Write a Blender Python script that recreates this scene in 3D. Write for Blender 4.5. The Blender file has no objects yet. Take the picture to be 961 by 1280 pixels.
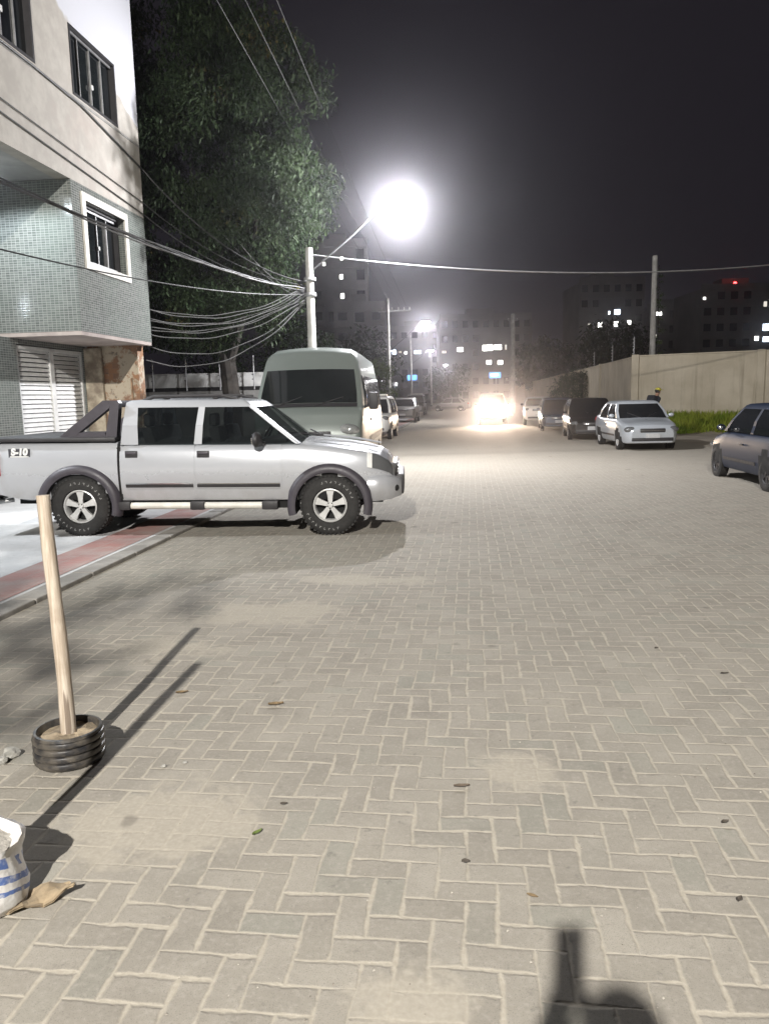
import bpy, bmesh, math, random
from mathutils import Vector, Matrix
random.seed(7)
R = math.radians
PI = math.pi
scene = bpy.context.scene
col = scene.collection

# ------------------------------------------------------------------ frame of the street
EYE = 1.68
YAW = R(6.5)                      # the street runs 6.5 degrees right of the view
CA, SA = math.cos(YAW), math.sin(YAW)
def st(lat, s, z=0.0):            # street coordinates (across, along) -> world
    return Vector((lat*CA + s*SA, -lat*SA + s*CA, z))
def to_st(p):
    return (p[0]*CA - p[1]*SA, p[0]*SA + p[1]*CA)

# ------------------------------------------------------------------ object helpers
def tag(o, label=None, cat=None, group=None, kind=None):
    if label: o['label'] = label
    if cat: o['category'] = cat
    if group: o['group'] = group
    if kind: o['kind'] = kind
    return o
def empty(name, loc=(0,0,0), rz=0.0, label=None, cat=None, group=None):
    o = bpy.data.objects.new(name, None)
    o.location = loc; o.rotation_euler = (0,0,rz); o.empty_display_size = .2
    col.objects.link(o)
    return tag(o, label, cat, group)
def children(o): return [c for c in bpy.data.objects if c.parent == o]
def copy_tree(o, parent=None):
    c = o.copy(); col.objects.link(c); c.parent = parent
    for ch in children(o): copy_tree(ch, c)
    return c

class MB:
    def __init__(s): s.v=[]; s.f=[]; s.m=[]; s.mi=0
    def add(s, vs, fs):
        b=len(s.v); s.v += [tuple(v) for v in vs]
        for f in fs: s.f.append(tuple(i+b for i in f)); s.m.append(s.mi)
        return s
    def box(s, c, d, rz=0.0, bev=0.0, M=None):
        x,y,z=[k/2 for k in d]
        if bev<=0:
            vs=[(sx*x,sy*y,sz*z) for sz in(-1,1) for sy in(-1,1) for sx in(-1,1)]
            fs=[(0,2,3,1),(4,5,7,6),(0,1,5,4),(2,6,7,3),(0,4,6,2),(1,3,7,5)]
        else:
            bm=bmesh.new(); bmesh.ops.create_cube(bm,size=1.0)
            for v in bm.verts: v.co=(v.co.x*2*x,v.co.y*2*y,v.co.z*2*z)
            bmesh.ops.bevel(bm,geom=list(bm.edges),offset=bev,segments=2,affect='EDGES',profile=.6)
            bm.verts.index_update()
            vs=[tuple(v.co) for v in bm.verts]; fs=[tuple(v.index for v in f.verts) for f in bm.faces]; bm.free()
        mt=Matrix.Translation(c)@(M if M is not None else Matrix.Rotation(rz,4,'Z'))
        return s.add([mt@Vector(v) for v in vs],fs)
    def ext(s, x0,x1,y0,y1,z0,z1, bev=0.0):
        return s.box(((x0+x1)/2,(y0+y1)/2,(z0+z1)/2),(abs(x1-x0),abs(y1-y0),abs(z1-z0)),bev=bev)
    def tube(s, pts, rad, n=8, cap=True):
        pts=[Vector(p) for p in pts]
        rs=rad if isinstance(rad,(list,tuple)) else [rad]*len(pts)
        rings=[]; up=None
        for i,p in enumerate(pts):
            t=(pts[min(i+1,len(pts)-1)]-pts[max(i-1,0)]).normalized()
            if up is None:
                up=Vector((0,0,1)) if abs(t.z)<.9 else Vector((1,0,0))
            a=t.cross(up)
            if a.length<1e-4: a=t.orthogonal()
            a.normalize(); b=t.cross(a).normalized(); up=-b if False else up
            rings.append([p+(a*math.cos(2*PI*k/n)+b*math.sin(2*PI*k/n))*rs[i] for k in range(n)])
        vs=[v for r in rings for v in r]; fs=[]
        for i in range(len(pts)-1):
            for k in range(n):
                k2=(k+1)%n
                fs.append((i*n+k,i*n+k2,(i+1)*n+k2,(i+1)*n+k))
        if cap:
            fs.append(tuple(range(n-1,-1,-1))); fs.append(tuple((len(pts)-1)*n+k for k in range(n)))
        return s.add(vs,fs)
    def lathe(s, prof, n=24, M=None, cap=False):
        M=M or Matrix.Identity(4); vs=[]; fs=[]
        for (r,z) in prof:
            for k in range(n):
                a=2*PI*k/n; vs.append(M@Vector((r*math.cos(a),r*math.sin(a),z)))
        for i in range(len(prof)-1):
            for k in range(n):
                k2=(k+1)%n; fs.append((i*n+k,i*n+k2,(i+1)*n+k2,(i+1)*n+k))
        if cap:
            fs.append(tuple(range(n-1,-1,-1))); fs.append(tuple((len(prof)-1)*n+k for k in range(n)))
        return s.add(vs,fs)
    def prism(s, poly, h0, h1, M=None):      # poly in local xy, extruded along z
        M=M or Matrix.Identity(4); n=len(poly)
        vs=[M@Vector((p[0],p[1],h0)) for p in poly]+[M@Vector((p[0],p[1],h1)) for p in poly]
        fs=[tuple(range(n-1,-1,-1)),tuple(range(n,2*n))]+[(i,(i+1)%n,n+(i+1)%n,n+i) for i in range(n)]
        return s.add(vs,fs)
    def ball(s, c, r, nu=14, nv=9, M=None):
        rx,ry,rz=r if isinstance(r,(tuple,list)) else (r,r,r)
        vs=[];fs=[]
        for j in range(nv+1):
            th=PI*j/nv
            for i in range(nu):
                ph=2*PI*i/nu; v=Vector((rx*math.sin(th)*math.cos(ph),ry*math.sin(th)*math.sin(ph),rz*math.cos(th)))
                if M is not None: v=M@v
                vs.append(v+Vector(c))
        for j in range(nv):
            for i in range(nu):
                i2=(i+1)%nu; fs.append((j*nu+i,(j+1)*nu+i,(j+1)*nu+i2,j*nu+i2))
        return s.add(vs,fs)
    def grid(s, rows, closed=False):
        n=len(rows[0]); vs=[v for r in rows for v in r]; fs=[]
        for i in range(len(rows)-1):
            for k in range(n if closed else n-1):
                k2=(k+1)%n; fs.append((i*n+k,i*n+k2,(i+1)*n+k2,(i+1)*n+k))
        return s.add(vs,fs)
    def build(s, name, mat, parent=None, smooth=False, uv=True, loc=(0,0,0), rz=0.0, fix=True, sharp=35):
        me=bpy.data.meshes.new(name); me.from_pydata(s.v,[],s.f)
        mats=mat if isinstance(mat,(list,tuple)) else [mat]
        for m in mats: me.materials.append(m)
        if len(mats)>1: me.polygons.foreach_set('material_index',s.m)
        me.validate()
        if fix:
            bm=bmesh.new(); bm.from_mesh(me); bmesh.ops.remove_doubles(bm,verts=bm.verts,dist=1e-5)
            bmesh.ops.recalc_face_normals(bm,faces=bm.faces); bm.to_mesh(me); bm.free()
        if uv: box_uv(me)
        if smooth:
            me.polygons.foreach_set('use_smooth',[True]*len(me.polygons))
            me.set_sharp_from_angle(angle=R(sharp))
        me.update()
        o=bpy.data.objects.new(name,me); col.objects.link(o)
        o.location=loc; o.rotation_euler=(0,0,rz)
        if parent is not None: o.parent=parent
        return o
def box_uv(me):
    uvl=me.uv_layers.new(name='UVMap').data
    for p in me.polygons:
        n=p.normal; ax=max(range(3),key=lambda i:abs(n[i]))
        for li in p.loop_indices:
            c=me.vertices[me.loops[li].vertex_index].co
            uvl[li].uv=(c.y,c.z) if ax==0 else ((c.x,c.z) if ax==1 else (c.x,c.y))
RX90=Matrix.Rotation(R(90),4,'X')      # local z -> -y (y axis of a wheel)

# ------------------------------------------------------------------ materials
class NT:
    def __init__(s,name):
        s.m=bpy.data.materials.new(name); s.m.use_nodes=True
        s.t=s.m.node_tree; s.n=s.t.nodes; s.l=s.t.links
        s.p=s.n['Principled BSDF']
    def node(s,ty,**kw):
        n=s.n.new(ty)
        for k,v in kw.items(): setattr(n,k,v)
        return n
    def set(s,sock,val):
        if isinstance(val,bpy.types.NodeSocket): s.l.new(val,sock)
        else: sock.default_value=val
    def math(s,op,a,b=None,c=None,clamp=False):
        n=s.node('ShaderNodeMath',operation=op,use_clamp=clamp)
        s.set(n.inputs[0],a)
        if b is not None: s.set(n.inputs[1],b)
        if c is not None: s.set(n.inputs[2],c)
        return n.outputs[0]
    def mix(s,f,a,b,blend='MIX'):
        n=s.node('ShaderNodeMix',data_type='RGBA',blend_type=blend)
        s.set(n.inputs[0],f); s.set(n.inputs[6],a); s.set(n.inputs[7],b)
        return n.outputs[2]
    def noise(s,vec,scale,detail=3,rough=.5,dim='3D'):
        n=s.node('ShaderNodeTexNoise',noise_dimensions=dim)
        if vec is not None: s.l.new(vec,n.inputs['Vector'])
        n.inputs['Scale'].default_value=scale; n.inputs['Detail'].default_value=detail; n.inputs['Roughness'].default_value=rough
        return n.outputs['Fac']
    def ramp(s,f,a,b,lo=0.0,hi=1.0):
        n=s.node('ShaderNodeMapRange',interpolation_type='SMOOTHSTEP')
        s.set(n.inputs[0],f); n.inputs[1].default_value=a; n.inputs[2].default_value=b; n.inputs[3].default_value=lo; n.inputs[4].default_value=hi
        return n.outputs[0]
    def bump(s,h,strength=.3,dist=.01):
        n=s.node('ShaderNodeBump'); n.inputs['Strength'].default_value=strength; n.inputs['Distance'].default_value=dist
        s.l.new(h,n.inputs['Height']); s.l.new(n.outputs[0],s.p.inputs['Normal'])
    def obj(s): return s.node('ShaderNodeTexCoord').outputs['Object']
    def uvc(s): return s.node('ShaderNodeTexCoord').outputs['UV']
def c4(c): return (c[0],c[1],c[2],1.0)
MATS={}
def rough_mat(name, c, rough=.7, var=.25, scale=3.0, metallic=0.0, bump=0.0, bscale=40, coat=0.0, c2=None, spec=None):
    if name in MATS: return MATS[name]
    t=NT(name); o=t.obj()
    n=t.noise(o,scale,5,.6)
    d=c2 or tuple(k*(1-var) for k in c)
    t.set(t.p.inputs['Base Color'],t.mix(t.ramp(n,.35,.68),c4(d),c4(c)))
    r=t.noise(o,scale*3,3)
    t.set(t.p.inputs['Roughness'],t.ramp(r,.2,.8,max(.02,rough*.85),min(1,rough*1.15)))
    t.p.inputs['Metallic'].default_value=metallic
    t.p.inputs['Coat Weight'].default_value=coat
    if spec is not None: t.p.inputs['Specular IOR Level'].default_value=spec
    if bump>0: t.bump(t.noise(o,bscale,4,.6),bump,.01)
    MATS[name]=t.m; return t.m
def paint(name,c,metallic=.0,rough=.35,dust=.25,coat=.4):
    if name in MATS: return MATS[name]
    t=NT(name); o=t.obj()
    sx=t.node('ShaderNodeSeparateXYZ'); t.l.new(o,sx.inputs[0])
    n=t.noise(o,5,5,.65)
    low=t.ramp(sx.outputs['Z'],.9,.3)                # road film on the lower panels
    f=t.math('MULTIPLY',t.math('MULTIPLY',low,n),dust*1.6,clamp=True)
    t.set(t.p.inputs['Base Color'],t.mix(f,c4(c),(.20,.17,.14,1)))
    t.set(t.p.inputs['Roughness'],t.math('ADD',t.math('MULTIPLY',n,.05),t.math('ADD',rough-.025,t.math('MULTIPLY',f,.5))))
    t.p.inputs['Metallic'].default_value=metallic
    t.p.inputs['Coat Weight'].default_value=coat; t.p.inputs['Specular IOR Level'].default_value=.5 if coat>.2 else .18; t.p.inputs['Coat Roughness'].default_value=.08
    MATS[name]=t.m; return t.m
def emit(name,c,st_):
    if name in MATS: return MATS[name]
    t=NT(name)
    t.p.inputs['Base Color'].default_value=c4(c); t.p.inputs['Emission Color'].default_value=c4(c)
    t.p.inputs['Emission Strength'].default_value=st_
    MATS[name]=t.m; return t.m
M_glass=rough_mat('dark_glass',(.012,.014,.016),.05,.3,2,spec=.6)
def tint_glass():
    t=NT('tinted_glass'); t.p.inputs['Base Color'].default_value=(.012,.014,.016,1); t.p.inputs['Roughness'].default_value=.05
    tr=t.node('ShaderNodeBsdfTransparent'); tr.inputs['Color'].default_value=(.42,.45,.44,1)
    ms=t.node('ShaderNodeMixShader'); ms.inputs[0].default_value=.62
    t.l.new(t.p.outputs[0],ms.inputs[1]); t.l.new(tr.outputs[0],ms.inputs[2]); t.l.new(ms.outputs[0],t.n['Material Output'].inputs['Surface']); return t.m
M_tint=tint_glass()
M_vanglass=rough_mat('van_glass',(.014,.017,.017),.07,.3,2,spec=.6)
M_rubber=rough_mat('rubber',(.022,.021,.02),.8,.3,8,bump=.3,bscale=60)
M_black=rough_mat('black_plastic',(.028,.026,.028),.55,.3,6)
M_bar=rough_mat('bar_plastic',(.050,.044,.054),.5,.25,5)
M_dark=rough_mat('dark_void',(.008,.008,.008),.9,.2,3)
M_alloy=rough_mat('alloy',(.62,.62,.61),.35,.15,9,metallic=.25)
M_chrome=rough_mat('chrome',(.75,.75,.75),.12,.1,5,metallic=1)
M_lamp=rough_mat('lamp_lens',(.62,.63,.62),.1,.3,30,coat=1)
M_lampdk=rough_mat('clear_lamp',(.20,.205,.21),.10,.12,6,metallic=.5,coat=1)
M_red=rough_mat('tail_lens',(.45,.02,.02),.2,.2,20,coat=1)
M_plate=rough_mat('plate',(.45,.45,.45),.5,.15,30)
M_white=rough_mat('white_trim',(.72,.72,.70),.5,.15,6)
M_offwhite=rough_mat('off_white_metal',(.66,.64,.58),.45,.2,5)
M_concrete=rough_mat('concrete',(.36,.35,.33),.85,.35,3.0,bump=.25,bscale=60)
M_poleconc=rough_mat('pole_concrete',(.46,.45,.42),.8,.3,4.0,bump=.2,bscale=40)
M_cable=rough_mat('cable_black',(.02,.02,.02),.55,.2,5)
M_cablegrey=rough_mat('cable_grey',(.15,.15,.15),.5,.2,5)
M_steel=rough_mat('galvanised',(.38,.38,.38),.45,.25,8,metallic=.6)
M_bark=rough_mat('bark',(.03,.025,.02),.9,.5,6,bump=.8,bscale=25)

def leaf_mat(name,c,c2,c3=None):
    t=NT(name); o=t.obj()
    n=t.noise(o,1.1,3,.6); k=t.noise(o,9,2)
    cc=t.mix(t.ramp(n,.38,.62),c4(c),c4(c2))
    if c3: cc=t.mix(t.math('MULTIPLY',t.ramp(t.noise(o,.55,2),.62,.72),t.ramp(k,.45,.6)),cc,c4(c3))
    t.set(t.p.inputs['Base Color'],cc)
    t.p.inputs['Roughness'].default_value=.6
    t.p.inputs['Specular IOR Level'].default_value=.16
    tr=t.node('ShaderNodeBsdfTranslucent'); t.set(tr.inputs['Color'],cc)
    ms=t.node('ShaderNodeMixShader'); ms.inputs[0].default_value=.25
    out=t.n['Material Output']
    t.l.new(t.p.outputs[0],ms.inputs[1]); t.l.new(tr.outputs[0],ms.inputs[2]); t.l.new(ms.outputs[0],out.inputs['Surface'])
    return t.m
M_leaf=leaf_mat('mango_leaves',(.017,.029,.013),(.033,.048,.023),(.11,.085,.032))
M_leaf2=leaf_mat('bush_leaves',(.05,.085,.03),(.10,.14,.045))
M_leaf3=leaf_mat('far_leaves',(.03,.045,.025),(.05,.07,.035))
M_grass=leaf_mat('grass_blades',(.15,.22,.02),(.27,.31,.04))

def pavers():
    t=NT('herringbone_pavers'); o=t.obj()
    warp=t.node('ShaderNodeTexNoise'); t.l.new(o,warp.inputs['Vector']); warp.inputs['Scale'].default_value=2.2; warp.inputs['Detail'].default_value=2
    wv=t.node('ShaderNodeVectorMath',operation='SCALE'); t.l.new(warp.outputs['Color'],wv.inputs[0]); wv.inputs['Scale'].default_value=.045
    wf=t.node('ShaderNodeTexNoise'); t.l.new(o,wf.inputs['Vector']); wf.inputs['Scale'].default_value=28; wf.inputs['Detail'].default_value=2
    wv2=t.node('ShaderNodeVectorMath',operation='SCALE'); t.l.new(wf.outputs['Color'],wv2.inputs[0]); wv2.inputs['Scale'].default_value=.007
    a=t.node('ShaderNodeVectorMath',operation='ADD'); t.l.new(o,a.inputs[0]); t.l.new(wv.outputs[0],a.inputs[1])
    a2=t.node('ShaderNodeVectorMath',operation='ADD'); t.l.new(a.outputs[0],a2.inputs[0]); t.l.new(wv2.outputs[0],a2.inputs[1])
    sp=t.node('ShaderNodeSeparateXYZ'); t.l.new(a2.outputs[0],sp.inputs[0])
    C=.104
    px=t.math('DIVIDE',sp.outputs[0],C); py=t.math('DIVIDE',sp.outputs[1],C)
    i=t.math('FLOOR',px); j=t.math('FLOOR',py); fx=t.math('FRACT',px); fy=t.math('FRACT',py)
    fx=t.math('SUBTRACT',px,i); fy=t.math('SUBTRACT',py,j)
    k=t.math('FLOORED_MODULO',t.math('ADD',t.math('SUBTRACT',i,j),.25),4.0)
    h=t.math('LESS_THAN',k,2.0)
    k1=t.math('COMPARE',k,1.25,.3); k2=t.math('COMPARE',k,2.25,.3)
    bx=t.math('ADD',fx,k1); by=t.math('ADD',fy,k2)
    dh=t.math('MINIMUM',t.math('MINIMUM',bx,t.math('SUBTRACT',2.0,bx)),t.math('MINIMUM',fy,t.math('SUBTRACT',1.0,fy)))
    dv=t.math('MINIMUM',t.math('MINIMUM',fx,t.math('SUBTRACT',1.0,fx)),t.math('MINIMUM',by,t.math('SUBTRACT',2.0,by)))
    d=t.math('ADD',t.math('MULTIPLY',h,dh),t.math('MULTIPLY',t.math('SUBTRACT',1.0,h),dv))
    cb=t.node('ShaderNodeCombineXYZ'); t.set(cb.inputs[0],t.math('SUBTRACT',i,k1)); t.set(cb.inputs[1],t.math('SUBTRACT',j,k2))
    wn=t.node('ShaderNodeTexWhiteNoise',noise_dimensions='2D'); t.l.new(cb.outputs[0],wn.inputs['Vector'])
    big=t.noise(o,.35,4,.6); mid=t.noise(o,1.7,5,.65); fine=t.noise(o,55,4,.7); jit=t.noise(o,7.5,3,.6); grit=t.noise(o,220,2,.7)
    # width of the sand joint wanders
    jw=t.math('ADD',-.055,t.math('ADD',t.math('MULTIPLY',t.math('SUBTRACT',mid,.25),.16),t.math('MULTIPLY',t.math('SUBTRACT',jit,.25),.26)))
    e=t.math('SUBTRACT',d,jw)
    stone=t.ramp(t.math('ADD',e,t.math('MULTIPLY',t.math('SUBTRACT',fine,.5),.10)),-.05,.06)
    # drifted sand over the stones in places
    sp2=t.node('ShaderNodeSeparateXYZ'); t.l.new(o,sp2.inputs[0])
    def spot(x,y,rx,ry):
        dx=t.math('DIVIDE',t.math('SUBTRACT',sp2.outputs[0],x),rx); dy=t.math('DIVIDE',t.math('SUBTRACT',sp2.outputs[1],y),ry)
        r=t.math('SQRT',t.math('ADD',t.math('MULTIPLY',dx,dx),t.math('MULTIPLY',dy,dy)))
        return t.ramp(t.math('ADD',r,t.math('ADD',t.math('MULTIPLY',t.math('SUBTRACT',mid,.5),2.6),t.math('MULTIPLY',t.math('SUBTRACT',jit,.5),1.5))),1.1,.55)
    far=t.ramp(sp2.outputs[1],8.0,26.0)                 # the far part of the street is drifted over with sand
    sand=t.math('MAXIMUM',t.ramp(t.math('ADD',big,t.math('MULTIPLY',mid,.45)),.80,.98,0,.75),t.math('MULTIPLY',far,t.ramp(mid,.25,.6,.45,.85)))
    for q in ((-1.25,2.75,.38,.32),(-1.5,5.8,.7,.35),(-.15,1.9,.16,.2),(.25,3.3,.2,.2),(-1.05,6.9,.6,.25),(-2.2,4.9,.5,.25)):
        sand=t.math('MAXIMUM',sand,t.math('MULTIPLY',spot(*q),.7))
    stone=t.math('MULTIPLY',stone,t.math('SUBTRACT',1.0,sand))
    g=t.mix(wn.outputs['Value'],(.272,.252,.215,1),(.326,.303,.260,1))
    cs=t.node('ShaderNodeSeparateColor'); t.l.new(wn.outputs['Color'],cs.inputs[0])
    g=t.mix(t.ramp(cs.outputs[1],.80,.98,0,.6),g,(.262,.262,.225,1))
    g=t.mix(t.ramp(mid,.35,.75,0,.45),g,(.17,.155,.135,1))
    g=t.mix(t.ramp(fine,.45,.75,0,.6),g,(.37,.345,.305,1)); g=t.mix(t.ramp(jit,.5,.75,0,.45),g,(.345,.32,.28,1))
    g=t.mix(t.ramp(grit,.52,.7,0,.55),g,(.12,.11,.10,1))
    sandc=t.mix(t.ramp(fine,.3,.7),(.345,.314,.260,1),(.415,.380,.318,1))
    g=t.mix(t.ramp(t.noise(o,.55,5,.7),.46,.70,0,.24),g,(.165,.148,.125,1))
    g=t.mix(t.ramp(t.noise(o,16,3,.7),.60,.74,0,.5),g,(.15,.14,.125,1))
    c=t.mix(stone,sandc,g)
    st1=t.ramp(t.noise(o,3.1,2,.5),.70,.76)            # oil and chewing-gum spots
    c=t.mix(t.math('MULTIPLY',st1,.45),c,(.09,.08,.07,1))
    t.set(t.p.inputs['Base Color'],c); t.p.inputs['Roughness'].default_value=.88; t.p.inputs['Specular IOR Level'].default_value=.25
    hgt=t.math('ADD',t.math('MULTIPLY',stone,1.0),t.math('ADD',t.math('MULTIPLY',fine,.35),t.math('MULTIPLY',wn.outputs['Value'],.25)))
    t.bump(hgt,.5,.006)
    return t.m
def tile_mat():
    t=NT('green_mosaic_tiles'); u=t.uvc()
    b=t.node('ShaderNodeTexBrick'); t.l.new(u,b.inputs['Vector']); b.offset=0.0; b.squash=1.0
    b.inputs['Scale'].default_value=1.0; b.inputs['Mortar Size'].default_value=.004; b.inputs['Mortar Smooth'].default_value=.1
    b.inputs['Brick Width'].default_value=.08; b.inputs['Row Height'].default_value=.042; b.inputs['Bias'].default_value=0
    b.inputs['Color1'].default_value=(.095,.104,.096,1); b.inputs['Color2'].default_value=(.160,.170,.156,1); b.inputs['Mortar'].default_value=(.27,.275,.262,1)
    n=t.noise(u,.9,4); 
    c=t.mix(t.ramp(n,.4,.7,0,.35),b.outputs['Color'],(.16,.19,.165,1))
    t.set(t.p.inputs['Base Color'],c)
    t.set(t.p.inputs['Roughness'],t.math('ADD',.14,t.math('MULTIPLY',b.outputs['Fac'],.6)))
    wn=t.noise(u,9,1); t.bump(t.math('ADD',t.math('MULTIPLY',t.math('SUBTRACT',1.0,b.outputs['Fac']),1.0),t.math('MULTIPLY',wn,.7)),.5,.004)
    return t.m
def plaster_mat():
    t=NT('facade_plaster'); o=t.obj()
    sp=t.node('ShaderNodeSeparateXYZ'); t.l.new(o,sp.inputs[0])
    n=t.noise(o,.8,5,.6); n2=t.noise(o,4,4,.6)
    # bare beige render with a coat of white paint brushed over the upper part
    lim=t.math('ADD',t.math('SUBTRACT',sp.outputs[2],t.math('MULTIPLY',t.math('SUBTRACT',14.0,sp.outputs[1]),.32)),t.math('MULTIPLY',t.math('SUBTRACT',n,.5),.8))
    w=t.ramp(lim,8.12,8.22)
    base=t.mix(t.ramp(n2,.35,.7),(.36,.335,.298,1),(.43,.405,.36,1))
    base=t.mix(t.ramp(n,.52,.72,0,.4),base,(.39,.32,.28,1))
    mp=t.node('ShaderNodeMapping'); t.l.new(o,mp.inputs[0]); mp.inputs['Scale'].default_value=(4,4,.25)
    st_=t.noise(mp.outputs[0],1.5,4,.6)
    base=t.mix(t.ramp(st_,.55,.75,0,.35),base,(.36,.32,.28,1))
    c=t.mix(w,base,(.54,.545,.58,1))
    t.set(t.p.inputs['Base Color'],c); t.p.inputs['Roughness'].default_value=.85
    t.bump(n2,.15,.02); return t.m
def oldwall_mat():
    t=NT('crumbling_brick'); u=t.uvc(); o=t.obj()
    b=t.node('ShaderNodeTexBrick'); t.l.new(u,b.inputs['Vector']); b.inputs['Scale'].default_value=1
    b.inputs['Brick Width'].default_value=.2; b.inputs['Row Height'].default_value=.11; b.inputs['Mortar Size'].default_value=.0014
    b.inputs['Color1'].default_value=(.32,.17,.09,1); b.inputs['Color2'].default_value=(.24,.14,.09,1); b.inputs['Mortar'].default_value=(.24,.20,.16,1)
    n=t.noise(o,2.2,5,.7); n3=t.noise(o,5,5,.7)
    c=t.mix(t.ramp(n,.48,.55),b.outputs['Color'],(.44,.38,.29,1))
    c=t.mix(t.ramp(n3,.55,.68,0,.8),c,(.09,.075,.06,1))
    t.set(t.p.inputs['Base Color'],c); t.p.inputs['Roughness'].default_value=.9; t.bump(n3,.6,.03); return t.m
def yardwall_mat():
    t=NT('stained_render'); o=t.obj()
    n=t.noise(o,.7,5,.6); n2=t.noise(o,3.5,5,.65)
    mp=t.node('ShaderNodeMapping'); t.l.new(o,mp.inputs[0]); mp.inputs['Scale'].default_value=(3,3,.18)
    s_=t.noise(mp.outputs[0],1.6,5,.65)
    c=t.mix(t.ramp(n,.35,.7),(.42,.37,.28,1),(.52,.465,.365,1))
    c=t.mix(t.ramp(s_,.5,.75,0,.55),c,(.24,.205,.15,1))
    c=t.mix(t.ramp(n2,.6,.8,0,.5),c,(.56,.52,.42,1))
    t.set(t.p.inputs['Base Color'],c); t.p.inputs['Roughness'].default_value=.9; t.bump(n2,.3,.02); return t.m
def wood_mat():
    t=NT('weathered_wood'); o=t.obj()
    mp=t.node('ShaderNodeMapping'); t.l.new(o,mp.inputs[0]); mp.inputs['Scale'].default_value=(30,30,1.6)
    n=t.noise(mp.outputs[0],1.6,5,.65); n2=t.noise(o,5,4)
    c=t.mix(t.ramp(n,.35,.7),(.34,.275,.21,1),(.55,.485,.40,1))
    c=t.mix(t.ramp(n2,.52,.75,0,.75),c,(.22,.16,.11,1)); c=t.mix(t.ramp(t.noise(mp.outputs[0],.7,2,.5),.60,.64,0,.8),c,(.12,.085,.06,1))
    t.set(t.p.inputs['Base Color'],c); t.p.inputs['Roughness'].default_value=.7; t.bump(n,.5,.006); return t.m
def sidewalk_mat():
    t=NT('sidewalk_cement'); o=t.obj()
    n=t.noise(o,.9,6,.65); n2=t.noise(o,14,4,.7)
    c=t.mix(t.ramp(n,.3,.7),(.45,.445,.44,1),(.60,.595,.59,1))
    c=t.mix(t.ramp(n2,.5,.75,0,.4),c,(.29,.28,.26,1))
    t.set(t.p.inputs['Base Color'],c); t.p.inputs['Roughness'].default_value=.8; t.bump(n2,.3,.01); return t.m
def tactile_mat():
    t=NT('red_tactile'); o=t.obj()
    b=t.node('ShaderNodeTexBrick'); t.l.new(t.uvc(),b.inputs['Vector']); b.offset=0
    b.inputs['Scale'].default_value=1; b.inputs['Brick Width'].default_value=.25; b.inputs['Row Height'].default_value=.25; b.inputs['Mortar Size'].default_value=.006
    b.inputs['Color1'].default_value=(.30,.115,.10,1); b.inputs['Color2'].default_value=(.37,.16,.14,1); b.inputs['Mortar'].default_value=(.3,.24,.21,1)
    n=t.noise(o,2.2,5,.65)
    c=t.mix(t.ramp(n,.3,.7,.2,.8),b.outputs['Color'],(.36,.30,.275,1))
    t.set(t.p.inputs['Base Color'],c); t.p.inputs['Roughness'].default_value=.8
    v=t.node('ShaderNodeTexVoronoi'); v.inputs['Scale'].default_value=20; v.inputs['Randomness'].default_value=0; t.l.new(o,v.inputs['Vector'])
    t.bump(t.ramp(v.outputs['Distance'],.45,.2),.4,.005); return t.m
M_pave=pavers(); M_tile=tile_mat(); M_plaster=plaster_mat(); M_old=oldwall_mat(); M_yard=yardwall_mat(); M_wood=wood_mat(); M_side=sidewalk_mat(); M_tact=tactile_mat()
M_dirt=rough_mat('sandy_earth',(.36,.31,.24),.95,.35,1.2,bump=.5,bscale=30)

# ------------------------------------------------------------------ ground, road, pavements
def sheet(name,x0,x1,y0,y1,z,mat,rz=-YAW):
    m=MB(); m.add([(x0,y0,z),(x1,y0,z),(x1,y1,z),(x0,y1,z)],[(0,1,2,3)])
    return tag(m.build(name,mat,rz=rz,fix=False),kind='structure')
sheet('ground',-330,330,-60,420,0.0,M_dirt)
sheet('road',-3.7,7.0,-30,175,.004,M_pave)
m=MB(); m.ext(-8.3,-3.9,-25,60,-.05,.04); tag(m.build('sidewalk',M_side,rz=-YAW),kind='structure')
sheet('tactile_strip',-4.5,-3.95,-25,60,.044,M_tact)
m=MB()
s=-25.0
while s<60:
    m.ext(-3.897,-3.68,s,s+.98,-.06,.046+random.uniform(-.002,.003),bev=.012); s+=1.0
tag(m.build('kerb',rough_mat('kerb_stone',(.36,.34,.31),.85,.35,3,bump=.3,bscale=40),rz=-YAW),kind='structure')

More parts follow.
